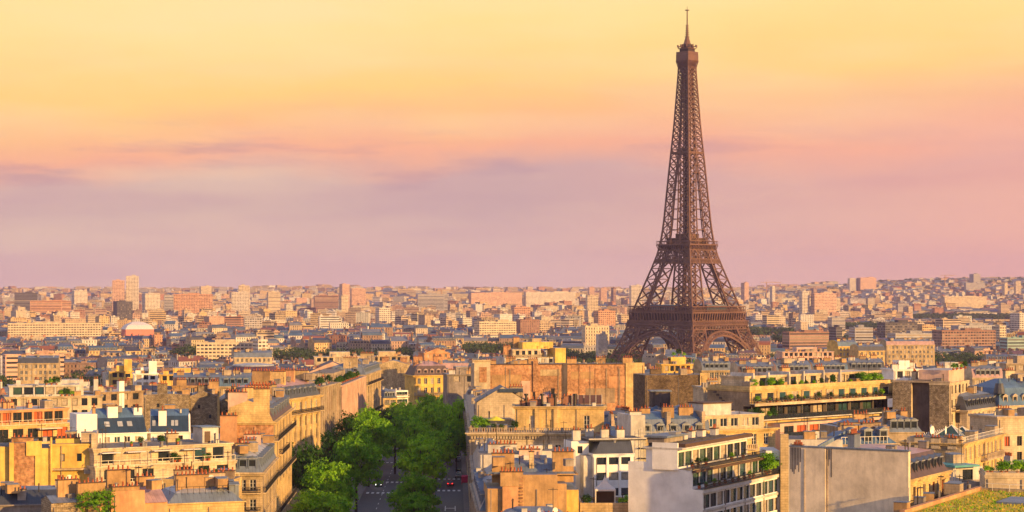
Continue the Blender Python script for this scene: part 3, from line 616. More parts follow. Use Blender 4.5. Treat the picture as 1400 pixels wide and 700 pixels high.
# ================================================================ builder of the near blocks
_wc = {}
def winmesh(w_, h_, kind):
    """a window seen from outside: frame mesh and pane mesh, origin at the middle of the sill, facing -Y"""
    k = (round(w_, 2), round(h_, 2), kind)
    if k in _wc: return _wc[k]
    fm = {'french': 'frame_white', 'plain': 'frame_dark', 'band': 'frame_dark', 'white': 'frame_white', 'brown': 'frame_brown', 'bandw': 'frame_white'}[kind]
    mb = MB(); t_ = .07; a = w_/2
    mb.box(-a, -.05, 0, -a+t_, .05, h_, fm); mb.box(a-t_, -.05, 0, a, .05, h_, fm); mb.box(-a+t_, -.05, 0, a-t_, .05, t_, fm); mb.box(-a+t_, -.05, h_-t_, a-t_, .05, h_, fm)
    if kind in ('french', 'white', 'brown'):
        mb.box(-.05, -.05, t_, .05, .05, h_-t_, fm)
        if kind == 'french':
            for q in (.34, .67): mb.box(-a+t_, -.03, h_*q, -.05, .03, h_*q+.04, fm); mb.box(.05, -.03, h_*q, a-t_, .03, h_*q+.04, fm)
    else:
        n = max(1, int(w_/1.4))
        for q in range(1, n): x = -a+w_*q/n; mb.box(x-.04, -.05, t_, x+.04, .05, h_-t_, fm)
    fr = mb.mesh('window')
    pn = []
    for gm in {'french': ('glass', 'glass', 'curtain'), 'white': ('glass', 'glass', 'curtain', 'glass_blue'), 'brown': ('glass', 'shutter_red'), 'plain': ('glass', 'glass', 'curtain'), 'band': ('glass', 'glass_green', 'glass_green', 'glass_blue', 'curtain'), 'bandw': ('glass', 'glass_blue', 'curtain')}[kind]:
        m2 = MB(); m2.box(-a, .055, 0, a, .09, h_, gm); pn.append(m2.mesh('pane'))
    _wc[k] = (fr, pn); return _wc[k]
_bc = {}
def balmesh(w_, dep, kind):
    k = (round(w_, 1), dep, kind)
    if k in _bc: return _bc[k]
    sm_ = {'iron': 'cream', 'white': 'cream2', 'glassy': 'white2', 'stone': 'beige', 'wood': 'concrete'}[kind]
    s = MB(); s.box(0, -dep, -.22, w_, 0, 0, sm_)
    r_ = MB(); rm = {'iron': 'iron', 'white': 'railwhite', 'glassy': 'iron', 'stone': 'beige', 'wood': 'frame_brown'}[kind]
    H_ = 1.0
    th = .06 if kind != 'stone' else .2; st = {'iron': .22, 'white': 1.8, 'glassy': 1.5, 'stone': .5, 'wood': .5}[kind]; bw = {'iron': .035, 'white': .08, 'glassy': .06, 'stone': .18, 'wood': .12}[kind]
    r_.box(0, -dep+.02, H_-.08, w_, -dep+.02+th, H_, rm); r_.box(0, -dep+.02, .02, w_, -dep+.02+th, .12, rm)
    n = int(w_/st)
    for i in range(n+1): x = min(w_-bw, i*w_/max(1, n)); r_.box(x, -dep+.04, .12, x+bw, -dep+.04+bw, H_-.08, rm, skip='tu')
    if kind == 'iron':
        r_.box(0, -dep+.05, .45, w_, -dep+.07, .62, rm)
    if kind in ('glassy',): r_.box(0, -dep+.07, .15, w_, -dep+.09, .9, 'glass')
    for x0 in (0, w_-.05): r_.box(x0, -dep+.1, H_-.08, x0+.05, 0, H_, rm)
    _bc[k] = (s.mesh('balcony'), r_.mesh('railing')); return _bc[k]
class Bld:
    """block whose front eave runs from photo point a to photo point b, a at distance Y0; D = depth away from the front.
    heights (dz) are measured from the eave."""
    def __init__(s, name, label, cat, a, b, Y0, D, group=None, wall='cream', Y1=None, excl=True):
        Y1 = Y1 or Y0*(a[1]-HY)/(b[1]-HY)
        z = H-(a[1]-HY)/F*Y0
        p0 = Vector(((a[0]-700)/F*Y0, Y0)); p1 = Vector(((b[0]-700)/F*Y1, Y1))
        s.W = (p1-p0).length; s.D = D; s.ang = math.atan2(p1.y-p0.y, p1.x-p0.x); s.z0 = min(g(p0.x, p0.y), g(p1.x, p1.y))-.6
        s.h = z-s.z0; s.wm = wall; s.r = random.Random(hash(name+str(a)) & 0xffff if False else int(a[0]*7+a[1]*13+Y0))
        s.mz = 0; s.root = empty(name, (p0.x, p0.y, s.z0), s.ang); tag(s.root, label, cat, group); s.wall = MB(); s.roof = MB()
        s.p0 = p0; s.c = math.cos(s.ang); s.s = math.sin(s.ang)
        if excl: ORECT.append((p0.x, p0.y, s.c, s.s, s.W, D))
    def world(s, u, v, dz): return (s.p0.x+u*s.c-v*s.s, s.p0.y+u*s.s+v*s.c, s.z0+s.h+dz)
    def side(s, side, x0, x1, y0, y1):
        """returns T(u,d,z): u along the side, d outwards"""
        if side == 'f': return (x1-x0), (lambda u, d, z: (x0+u, y0-d, z)), 0, (x0, y0)
        if side == 'r': return (y1-y0), (lambda u, d, z: (x1+d, y0+u, z)), math.pi/2, (x1, y0)
        if side == 'b': return (x1-x0), (lambda u, d, z: (x1-u, y1+d, z)), math.pi, (x1, y1)
        return (y1-y0), (lambda u, d, z: (x0-d, y1-u, z)), -math.pi/2, (x0, y1)
    def body(s, x0=0, x1=None, y0=0, y1=None, lo=None, hi=0, wall=None, win=None, sidewall={}, top='gravel', courses=(), cornice=0, parapet=0):
        x1 = s.W if x1 is None else x1; y1 = s.D if y1 is None else y1
        zl = 0 if lo is None else s.h+lo; zh = s.h+hi; wm = wall or s.wm; win = win or {}; mb = s.wall
        for sd in 'frbl':
            L_, T, rz, org = s.side(sd, x0, x1, y0, y1); m = sidewall.get(sd, wm); sp = win.get(sd)
            if not sp: mb.face([T(0, 0, zl), T(L_, 0, zl), T(L_, 0, zh), T(0, 0, zh)], m); continue
            specs = sp if isinstance(sp, list) else [sp]
            ops = []
            for q in specs:
                n, rows, ww, wh = q['n'], q.get('rows', 1), q['w'], q['h']; mg = q.get('m', .8); u0, u1 = q.get('u0', 0)+mg, q.get('u1', L_)-mg; pit = (u1-u0)/n
                for r_ in range(rows):
                    zs = zh-q.get('top', .6)-wh-r_*q.get('fl', 3.2)
                    if zs < zl+.2: continue
                    for k in range(n):
                        if (r_, k) in q.get('skip', ()): continue
                        uc = u0+pit*(k+.5); ops.append((uc-ww/2, zs, uc+ww/2, zs+wh, q.get('kind', 'french')))
            us = sorted({0, L_, *[o[0] for o in ops], *[o[2] for o in ops]}); zs_ = sorted({zl, zh, *[o[1] for o in ops], *[o[3] for o in ops]})
            oset = {(round(o[0], 3), round(o[1], 3)) for o in ops}
            for i in range(len(us)-1):
                cu = (us[i]+us[i+1])/2; run = None
                for j in range(len(zs_)-1):
                    cz = (zs_[j]+zs_[j+1])/2; inside = any(o[0] < cu < o[2] and o[1] < cz < o[3] for o in ops)
                    if inside:
                        if run is not None: mb.face([T(us[i], 0, run), T(us[i+1], 0, run), T(us[i+1], 0, zs_[j]), T(us[i], 0, zs_[j])], m); run = None
                    elif run is None: run = zs_[j]
                if run is not None: mb.face([T(us[i], 0, run), T(us[i+1], 0, run), T(us[i+1], 0, zh), T(us[i], 0, zh)], m)
            rd = .3
            for (a, b, c, d, kd) in ops:
                mb.face([T(a, 0, b), T(c, 0, b), T(c, -rd, b), T(a, -rd, b)], m); mb.face([T(a, -rd, d), T(c, -rd, d), T(c, 0, d), T(a, 0, d)], m)
                mb.face([T(a, 0, b), T(a, -rd, b), T(a, -rd, d), T(a, 0, d)], m); mb.face([T(c, -rd, b), T(c, 0, b), T(c, 0, d), T(c, -rd, d)], m)
                fr, pn = winmesh(c-a, d-b, kd); o = inst('window', fr, s.root, T((a+c)/2, -.22, b), rz); inst('pane', s.r.choice(pn), o)
                if kd == 'french' and s.wm not in ('white', 'white2'): mb.box(*_bx(T, a-.12, .002, b-.14, c+.12, .12, b-.002), m)
        s.roof.face([(x0, y0, zh), (x1, y0, zh), (x1, y1, zh), (x0, y1, zh)], top)
        for dz in courses:
            z = s.h+dz; s.ring(x0, x1, y0, y1, z-.12, z+.1, .14, wm)
        if cornice: s.ring(x0, x1, y0, y1, zh-.45, zh-.15, cornice*.6, wm); s.ring(x0, x1, y0, y1, zh-.15, zh+.08, cornice, wm)
        if parapet:
            for bx in ((x0, y0, x1, y0+.3), (x0, y1-.3, x1, y1), (x0, y0+.3, x0+.3, y1-.3), (x1-.3, y0+.3, x1, y1-.3)): mb.box(bx[0], bx[1], zh-.02, bx[2], bx[3], zh+parapet, wm)
        return s
    def ring(s, x0, x1, y0, y1, z0, z1, e, m):
        mb = s.wall
        mb.box(x0-e, y0-e, z0, x1+e, y0-.001, z1, m); mb.box(x0-e, y1+.001, z0, x1+e, y1+e, z1, m); mb.box(x0-e, y0-.001, z0, x0-.001, y1+.001, z1, m); mb.box(x1+.001, y0-.001, z0, x1+e, y1+.001, z1, m)
    def balcony(s, sd, u0, u1, dz, dep=.9, kind='iron', box=None):
        x0, x1, y0, y1 = box or (0, s.W, 0, s.D); L_, T, rz, org = s.side(sd, x0, x1, y0, y1)
        u1 = L_ if u1 is None else u1
        a, b = balmesh(u1-u0, dep, kind); o = inst('balcony', a, s.root, T(u0, .003, s.h+dz), rz); inst('railing', b, o)
    def mansard(s, x0=0, x1=None, y0=0, y1=None, base=0, h1=3, i1=1.2, h2=1.2, i2=4.5, m='slate', m2='zinc', sides='frbl', dorm={}, dk='zinc', dw=1.1, dh=1.6):
        x1 = s.W if x1 is None else x1; y1 = s.D if y1 is None else y1; z = s.h+base
        def rect(ins, zz):
            l = x0+(ins if 'l' in sides else 0); r_ = x1-(ins if 'r' in sides else 0); f = y0+(ins if 'f' in sides else 0); b = y1-(ins if 'b' in sides else 0)
            if l > r_: l = r_ = (l+r_)/2
            if f > b: f = b = (f+b)/2
            return [(l, f, zz), (r_, f, zz), (r_, b, zz), (l, b, zz)]
        if x0 == 0 and x1 == s.W: s.mz = base+h1+h2-.6
        A, B, C = rect(0, z), rect(i1, z+h1), rect(i1+i2, z+h1+h2); mb = s.roof
        for P_, Q_, mm in ((A, B, m), (B, C, m2)):
            for k, sd in enumerate('frbl'):
                l = (k+1) % 4; mb.face([P_[k], P_[l], Q_[l], Q_[k]], mm if sd in sides else s.wm)
        mb.face(C, m2)
        s.ring(x0, x1, y0, y1, z-.02, z+.16, .25, s.wm)
        for sd, spec in dorm.items():
            n = spec if isinstance(spec, int) else spec[0]
            L_, T, rz, org = s.side(sd, x0, x1, y0, y1); lo = 1.0 if sd in 'fb' else 1.0; pit = (L_-2*lo)/n
            k_ = ('dorm', dw, dh, dk, h1, i1)
            if k_ not in _wc:
                d = MB(); a = dw/2+.18; y_ = i1*.25; d.box(-a, y_, .35, -dw/2, y_+1.5, .55+dh+.2, dk); d.box(dw/2, y_, .35, a, y_+1.5, .55+dh+.2, dk); d.box(-dw/2, y_, .35, dw/2, y_+1.4, .55, dk)
                d.box(-a-.1, y_-.12, .55+dh+.2, a+.1, y_+1.6, .55+dh+.32, 'zinc_pale'); d.box(-dw/2, y_, .55+dh, dw/2, y_+1.4, .55+dh+.2, dk)
                d.face([(-a-.1, y_-.1, .87+dh), (a+.1, y_-.1, .87+dh), (0, y_-.1, 1.3+dh)], dk); d.face([(-a-.1, y_-.1, .87+dh), (0, y_-.1, 1.3+dh), (0, y_+1.6, 1.3+dh), (-a-.1, y_+1.6, .87+dh)], 'zinc'); d.face([(0, y_-.1, 1.3+dh), (a+.1, y_-.1, .87+dh), (a+.1, y_+1.6, .87+dh), (0, y_+1.6, 1.3+dh)], 'zinc')
                _wc[k_] = d.mesh('dormer')
            for q in range(n):
                u = lo+pit*(q+.5); o = inst('dormer', _wc[k_], s.root, T(u, 0, z), rz)
                fr, pn = winmesh(dw, dh, 'french'); inst('pane', s.r.choice(pn[:2]), o, (0, i1*.25+.12, .55)); 
        return s
    def gable(s, x0=0, x1=None, y0=0, y1=None, base=0, rh=3, m='zinc', axis='x', gm=None, e=.3):
        x1 = s.W if x1 is None else x1; y1 = s.D if y1 is None else y1; z = s.h+base; gm = gm or s.wm; mb = s.roof
        if axis == 'x':
            c = (y0+y1)/2; mb.face([(x0, y0-e, z), (x1, y0-e, z), (x1, c, z+rh), (x0, c, z+rh)], m); mb.face([(x1, y1+e, z), (x0, y1+e, z), (x0, c, z+rh), (x1, c, z+rh)], m)
            s.wall.face([(x1-.01, y0, z), (x1-.01, y1, z), (x1-.01, c, z+rh)], gm); s.wall.face([(x0+.01, y1, z), (x0+.01, y0, z), (x0+.01, c, z+rh)], gm)
        else:
            c = (x0+x1)/2; mb.face([(x0-e, y1, z), (x0-e, y0, z), (c, y0, z+rh), (c, y1, z+rh)], m); mb.face([(x1+e, y0, z), (x1+e, y1, z), (c, y1, z+rh), (c, y0, z+rh)], m)
            s.wall.face([(x0, y0+.01, z), (x1, y0+.01, z), (c, y0+.01, z+rh)], gm); s.wall.face([(x1, y1-.01, z), (x0, y1-.01, z), (c, y1-.01, z+rh)], gm)
        return s
    def chimney(s, u, v, w_, d, top, base=-1, n=None, m=None, pots=True, along='x'):
        mb = MB(); m = m or s.wm; zb, zt = s.h+base, s.h+top
        mb.box(u, v, zb, u+w_, v+d, zt, m); mb.box(u-.08, v-.08, zt, u+w_+.08, v+d+.08, zt+.14, 'potcap'); o = mb.build('chimney', s.root)
        if pots:
            L_ = max(w_, d); n = n or max(1, int(L_/.6))
            for k in range(n):
                hh = s.r.choice((.3, .42, .55, .6)); key = ('pot', hh)
                if key not in _wc:
                    p = MB(); p.cyl(0, 0, 0, hh, .15, .11, 'pot', 7); p.cyl(0, 0, hh, hh+.06, .14, .14, 'pot', 7); _wc[key] = p.mesh('chimney_pot')
                t_ = (k+.5)/n; t_ += s.r.uniform(-.12, .12)/n; x = u+w_*t_ if w_ >= d else u+w_/2; y = v+d/2 if w_ >= d else v+d*t_
                inst('chimney_pot', _wc[key], o, (x, y, zt+.14))
        return o
    def part(s, name, fn, *a):
        mb = MB(); fn(mb, s.h, *a); return mb.build(name, s.root)
    def antenna(s, u, v, hh=3.0):
        key = ('ant', hh)
        if key not in _wc:
            p = MB(); p.box(-.04, -.04, 0, .04, .04, hh, 'iron'); p.box(-.7, -.03, hh-.3, .7, .03, hh-.24, 'iron')
            for k in range(5): p.box(-.6+k*.3, -.4, hh-.3, -.56+k*.3, .4, hh-.26, 'iron')
            _wc[key] = p.mesh('antenna')
        inst('antenna', _wc[key], s.root, (u, v, s.h-.1), s.r.uniform(0, 3))
    def dish(s, u, v, dz, r_=.5):
        key = ('dish', r_)
        if key not in _wc:
            p = MB(); p.box(-.04, -.04, -1, .04, .04, 0, 'iron'); rings = []
            for q, dd in ((.05, 0), (.6, .12), (1, .3)): rings.append([(r_*q*math.cos(k*.628), -dd*r_-.1, r_*q*math.sin(k*.628)) for k in range(10)])
            p.loft(rings, 'white', cap=False); _wc[key] = p.mesh('satellite_dish')
        inst('satellite_dish', _wc[key], s.root, (u, v, s.h+dz), s.r.uniform(-.5, .8))
    def clutter(s, z=0):
        for k in range(int(s.W/2.6)+1):
            t_ = s.r.random(); key = 'vent' if t_ < .35 else 'roof_box' if t_ < .75 else 'flue_pipe'
            if s.r.random() < .22: s.antenna(s.r.uniform(1, max(1.1, s.W-1)), s.r.uniform(1, 5), s.r.choice((2.4, 3.4, 4.4)))
            key = key; v_ = s.r.randint(0, 3); kk = (key, v_)
            if kk not in _wc:
                p = MB()
                if key == 'vent': p.cyl(0, 0, 0, .5+.15*v_, .22, .22, 'steel', 8); p.cyl(0, 0, .5+.15*v_, .62+.15*v_, .34, .2, 'concrete', 8)
                elif key == 'roof_box': a = .4+.25*v_; p.box(-a, -a*.8, 0, a, a*.8, .7+.3*v_, ('white2', 'concrete', 'ochre', 'beige')[v_]); p.box(-a-.06, -a*.8-.06, .7+.3*v_, a+.06, a*.8+.06, .78+.3*v_, 'zinc')
                else: p.cyl(0, 0, 0, 1.1+.4*v_, .09, .09, 'iron', 6); p.cyl(0, 0, 1.1+.4*v_, 1.3+.4*v_, .17, .1, 'potcap', 6)
                _wc[kk] = p.mesh(key)
            inst(key, _wc[kk], s.root, (s.r.uniform(.6, max(.7, s.W-.6)), s.r.uniform(.8, max(.9, min(s.D-.8, 6))), s.h+z-.05), s.r.choice((0, .3, 1.57)))
    def done(s):
        s.clutter(s.mz)
        for k in range(int(s.W/9)+1):
            if 'pipe' not in _wc: p = MB(); p.cyl(0, 0, 0, 12, .07, .07, 'concrete', 6); _wc['pipe'] = p.mesh('drain_pipe')
            inst('drain_pipe', _wc['pipe'], s.root, (s.W*(k+.03+.9*s.r.random()*0)/(int(s.W/9)+1)+.25, -.12, s.h-12.6))
        s.wall.build('wall', s.root)
        if s.roof.f: s.roof.build('roof', s.root)
        return s
def _bx(T, a, d0, z0, c, d1, z1):
    p, q = T(a, d0, z0), T(c, d1, z1)
    return min(p[0], q[0]), min(p[1], q[1]), z0, max(p[0], q[0]), max(p[1], q[1]), z1
# ---------------------------------------------------------------- foliage
def leafmesh(name, blobs, n, size, m, seed, flat=.0):
    """leaf clumps spread through and around several uneven lobes"""
    r = random.Random(seed); mb = MB()
    for (cx, cy_, cz, rx, rz_) in blobs:
        k = int(n*rx*rx/sum(b[3]**2 for b in blobs))
        for i in range(k):
            if i % 22 == 0:      # a spray of leaves: its own centre, size and facing
                th = r.uniform(0, 2*math.pi); u = r.uniform(-.75, 1); q = math.sqrt(max(0, 1-u*u)); d = Vector((q*math.cos(th), q*math.sin(th), u))
                rad = r.uniform(.62, 1.12); lump = 1+.3*noise.noise(Vector((d.x*2.2+cx, d.y*2.2+cy_, d.z*2.2+seed)))
                c0 = Vector((cx+d.x*rx*rad*lump, cy_+d.y*rx*rad*lump, cz+d.z*rz_*rad*lump)); sg = r.uniform(.9, 1.8)*size
            p = c0+Vector((r.gauss(0, sg), r.gauss(0, sg), r.gauss(0, sg*.6)))
            nn = (d+Vector((r.gauss(0, .55), r.gauss(0, .55), r.gauss(0, .45)+.25))).normalized()
            a = nn.cross(Vector((r.random(), r.random(), r.random()+.01))).normalized(); b = nn.cross(a); sz = size*r.uniform(.5, 1.25)
            mb.face([p-a*sz, p-b*sz*.6, p+a*sz, p+b*sz*.6], m)
    return mb.mesh(name)
def trunkmesh(name, h_, r0, seed, m='bark'):
    r = random.Random(seed); mb = MB(); mb.cyl(0, 0, 0, h_*.55, r0, r0*.7, m, 8, False)
    for k in range(7):
        a = k*.9+r.uniform(-.3, .3); b0 = Vector((0, 0, h_*(.42+.02*k))); b1 = Vector((math.cos(a)*h_*.16, math.sin(a)*h_*.16, h_*(.62+.03*r.random()))); b2 = Vector((math.cos(a)*h_*.27, math.sin(a)*h_*.27, h_*(.78+.12*r.random())))
        mb.beam(b0, b1, r0*.9, m, r0*.55); mb.beam(b1, b2, r0*.55, m, r0*.2)
    mb.beam((0, 0, h_*.54), (0, 0, h_*.9), r0*1.2, m, r0*.3)
    return mb.mesh(name)
TREES = []
for sd in range(5):
    r = random.Random(100+sd); bl = [(0, 0, .62, .36, .32)]
    for k in range(9):
        a = k*2.4+r.uniform(-.4, .4); q = r.uniform(.16, .33); bl.append((q*math.cos(a), q*math.sin(a), r.uniform(.42, .86), r.uniform(.14, .22), r.uniform(.11, .17)))
    TREES.append(([(b[0]*14, b[1]*14, b[2]*14, b[3]*14, b[4]*14) for b in bl], sd))
TM = [(leafmesh('crown', b, 10500, .29, 'leaf', sd), trunkmesh('trunk', 14, .32, sd)) for b, sd in TREES]
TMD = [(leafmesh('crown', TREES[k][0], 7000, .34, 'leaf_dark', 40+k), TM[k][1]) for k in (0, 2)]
def tree(px, top, Y, rad, label, group, dark=False, k=0, name='street_tree', x=None):
    x = (px-700)/F*Y if x is None else x; zt = H-(top-HY)/F*Y; z0 = g(x, Y)+.3; ht = zt-z0
    ms = (TMD if dark else TM)[k % (2 if dark else 5)]
    o = empty(name, (x, Y, z0), k*1.3); tag(o, label, 'tree', group); sx = rad/6.6; sz = ht/13.6
    inst('crown', ms[0], o, (0, 0, 0), 0, (sx, sx, sz)); inst('trunk', ms[1], o, (0, 0, 0), 0, (sx, sx, sz))
    return o
BUSH = [leafmesh('foliage', [(0, 0, .5, .5, .5), (.3, .1, .6, .3, .3), (-.25, -.1, .75, .28, .3)], 900, .07, m, 70+i) for i, m in enumerate(('leaf', 'leaf_dark'))]
_p = MB(); _p.cyl(0, 0, 0, .45, .22, .3, 'pot', 8, False); _p.cyl(0, 0, .38, .4, .27, .27, 'soil', 8); POTM = _p.mesh('planter')
_p = MB(); _p.box(-.9, -.22, 0, .9, .22, .4, 'beige'); PLM = _p.mesh('planter')
def plant(loc, s_, label, group, dark=False, tub=True, rz=0, name='potted_shrub', wide=1.0, potm=None):
    o = empty(name, loc, rz); tag(o, label, 'potted plant' if tub else 'shrub', group)
    if tub: inst('planter', potm or (PLM if wide > 1.4 else POTM), o, (0, 0, 0), 0, None)
    inst('foliage', BUSH[1 if dark else 0], o, (0, 0, .35 if tub else 0), 0, (s_*wide, s_*(wide if wide < 1.4 else 1), s_))
    return o
# ================================================================ near blocks, west to east
AB = 'apartment block'
def fr(n, rows=4, w=1.15, h=2.0, **k): return dict(n=n, rows=rows, w=w, h=h, **k)
# --- orange and cream terraced block at the left edge
b = Bld('apartment_block', 'cream terraced block with orange penthouse walls and red shutters at the left edge', AB, (-32, 563), (92, 558), 405, 12, wall='orangewall')
b.body(lo=-3, win={'f': [fr(8, 1, 1.9, 2.0, kind='brown', top=.5)], 'r': fr(2, 1, 1.2, 1.2, kind='plain')}, top='pale_roof', cornice=.35)
b.body(-1, b.W+3.5, -2.2, 12, lo=-6.4, hi=-3.0, wall='yellow2', win={'f': fr(7, 1, 2.3, 2.2, kind='brown', top=.7)}, top='pale_roof', cornice=.3)
b.body(-1, b.W+4, -4.2, 12, hi=-6.4, wall='yellow2', win={'f': fr(6, 3, 2, 2, kind='plain', top=1.0)}, top='pale_roof')
b.balcony('f', 0, None, -2.98, 1.9, 'white', (-1, b.W+3.5, 0, 12)); b.balcony('f', 0, None, -6.38, 1.9, 'glassy', (-1, b.W+4, -2.2, 12))
b.chimney(3, 5, 1.6, 1, 1.6); b.chimney(9, 7, 2.4, 1, 1.2); b.chimney(14, 6, 1, 1, .9); b.antenna(6, 6); b.antenna(12, 4)
b.part('awning', lambda m, h: m.box(12, -3.9, h-3.9, 17, -2.1, h-3.7, 'railwhite')); b.done()
# --- yellow party-wall block in front of it
b = Bld('apartment_block', 'bright yellow blind-walled block with a brick chimney breast at lower left', AB, (-25, 606), (132, 604), 330, 9, wall='yellow')
k = b.W/157
b.body(0, 37*k, 0, 9, hi=-.6, top='gravel'); b.body(37*k, 73*k, -.6, 9, hi=0, wall='brick', top='gravel'); b.body(73*k, 93*k, -.8, 9, hi=-.9, top='gravel')
b.body(93*k, 150*k, 0, 9, hi=-.3, win={'f': [fr(2, 1, .8, 1.3, top=1.6, kind='plain', m=.6)]}, top='gravel', courses=(-.5,)); b.body(150*k, b.W, -.5, 9, hi=1.4, wall='cream2', top='pale_roof')
b.part('chimney_pier', lambda m, h: (m.box(38*k, -.95, h-8, 44*k, -.6, h+.1, 'yellow'), m.box(61*k, -.9, h-2.1, 82*k, -.62, h+.3, 'yellow')))
b.part('drain_pipe', lambda m, h: m.cyl(95*k, -1.1, h-9, h+.9, .18, .18, 'yellow', 8))
b.part('ledge', lambda m, h: (m.box(96*k, -.9, h-4.6, 146*k, 0, h-4.3, 'cream'), m.box(140*k, -1.2, h-5.2, 149*k, 0, h-4.6, 'concrete')))
b.chimney(40*k, 1, 3.5, 1, .7, n=5, pots=True, m='brick'); b.chimney(100*k, 1.5, 4, .8, .5); b.dish(118*k, -1.3, -6, .75); b.antenna(80*k, 3); b.antenna(120*k, 5, 2.4); b.done()
# --- slate roofed low block at bottom left and rubble gable
b = Bld('apartment_block', 'low block with dark slate roof along the bottom left edge', AB, (-25, 692), (96, 690), 292, 10, wall='concrete')
b.body(); b.mansard(h1=2.0, i1=3.0, h2=.4, i2=3, m='slate', m2='zinc', sides='fb'); b.chimney(5, 1, 1.2, .8, 2.2); b.chimney(10.2, 4, .7, .7, 3.2); b.antenna(9, 5, 2); b.done()
b = Bld('apartment_block', 'small rubble gabled block beside the round bush at bottom left', AB, (70, 688), (112, 686), 283, 6, wall='rubble')
b.body(); b.gable(rh=.8, m='zinc'); b.done()
b = Bld('apartment_block', 'orange chimney-topped block right of the round bush at bottom left', AB, (152, 672), (232, 668), 286, 9, wall='orangewall')
b.body(0, 5, lo=None, hi=0, top='tile'); b.body(5, b.W, 1, 8, hi=-2, top='tile'); b.gable(4.9, b.W, 1, 8, base=-2, rh=2, m='zinc_pink')
for u, v, w_, tp_ in ((.3, .3, 4, .5), (-4.5, 1.2, 4, 1.2), (5.2, 4.6, 2.8, 1.4), (-6.8, 3.2, 3, 1.6), (1, 5, 3.5, 2.5)): b.chimney(u, v, w_, .7, tp_, base=-3, m='ochre')
b.done()
# --- white houses with navy roofs
b = Bld('white_house', 'white rooftop house with navy slate roof and three skylights, left one of the pair', 'house', (133, 594), (201, 592), 352, 10, wall='white')
b.body(lo=None, win={'f': [fr(4, 1, 1.0, 1.9, kind='white', top=.5)]}, top='gravel'); b.mansard(h1=2.7, i1=2.4, h2=1.6, i2=4.5, m='slate_navy', m2='zinc_blue', sides='fb')
b.part('gable_wall', lambda m, h: m.box(-3.6, 0, h-8, -.02, 6, h+3.6, 'white'))
b.chimney(2.4, 2.4, 1.8, .9, 4.7, base=0, pots=False, m='white'); b.chimney(7.2, 3, 1.5, 1.8, 4.4, base=0, m='white', n=3)
for u in (1.6, 3.9, 5.6):
    b.part('skylight', lambda m, h: m.face([(u, .95, h+1.25), (u+.9, .95, h+1.25), (u+.9, 1.75, h+2.1), (u, 1.75, h+2.1)], 'zinc_pale'))
b.chimney(-.6, 1, .5, .5, 4.6, base=-8, m='ochre', n=1); b.done()
b = Bld('white_house', 'white rooftop house with navy slate roof and white gable, right one of the pair', 'house', (206, 592), (259, 591.3), 356, 9, wall='white')
b.body(lo=None, win={'f': [fr(3, 1, 1.0, 1.7, kind='brown', top=.5)], 'r': fr(1, 1, .8, 1.8, kind='white')}); b.mansard(h1=2.9, i1=2.2, h2=1.1, i2=3.5, m='slate_navy', m2='zinc_blue', sides='fb')
b.part('gable_wall', lambda m, h: m.loft([[(b.W-.1, 0, h-4), (b.W+.2, 0, h-4), (b.W+.2, 9, h-4), (b.W-.1, 9, h-4)], [(b.W-.1, 0, h), (b.W+.2, 0, h), (b.W+.2, 9, h), (b.W-.1, 9, h)], [(b.W-.1, 2.2, h+3.1), (b.W+.2, 2.2, h+3.1), (b.W+.2, 6.8, h+3.1), (b.W-.1, 6.8, h+3.1)]], 'white'))
b.chimney(1.4, .9, 1.4, 1.6, 3.9, base=0, m='white', n=2)
for u in (.3, 3.6, 4.3):
    b.part('skylight', lambda m, h: m.face([(u, .83, h+1.2), (u+.55, .83, h+1.2), (u+.55, 1.55, h+2.15), (u, 1.55, h+2.15)], 'zinc_pale'))
b.done()
# --- cream terraced block with long white railings
b = Bld('apartment_block', 'long cream terraced block with white balcony railings below the navy-roofed houses', AB, (133, 615), (322, 606.5), 330, 13, wall='cream2')
b.body(0, None, 1.6, None, lo=-2.9, win={'f': [fr(7, 1, 2.1, 2.1, kind='bandw', top=.5, skip=((0, 1), (0, 4)))]}, top='gravel', cornice=.3)
b.body(-.3, b.W, 0, None, lo=-5.9, hi=-2.9, win={'f': [fr(7, 1, 2.0, 2.0, kind='plain', top=.6, skip=((0, 3),))]}, top='pale_roof', cornice=.25)
b.body(-.6, b.W, -1.6, None, hi=-5.9, win={'f': [fr(8, 3, 1.6, 1.9, kind='plain', top=.9)]}, top='pale_roof', cornice=.2)
b.balcony('f', 0, None, -2.85, 1.6, 'white', (0, b.W, 1.6, 13)); b.balcony('f', 0, None, -5.85, 1.6, 'white', (-.3, b.W, 0, 13))
for u in (1.0, 5.5, 10.2, 15.5): b.part('awning', lambda m, h: m.box(u, .3, h-.75, u+3.2, 1.55, h-.62, 'canvas'))
b.chimney(16, 9, 2.2, .9, 1.4); b.part('roof_hut', lambda m, h: (m.box(20.5, 4, h-.2, 23.5, 8, h+2.6, 'white2'), m.box(20.2, 3.8, h+2.6, 23.8, 8.2, h+2.8, 'zinc_blue'), m.box(20.9, 3.9, h+.1, 21.9, 4, h+2, 'frame_brown')))
b.done(); cter = b
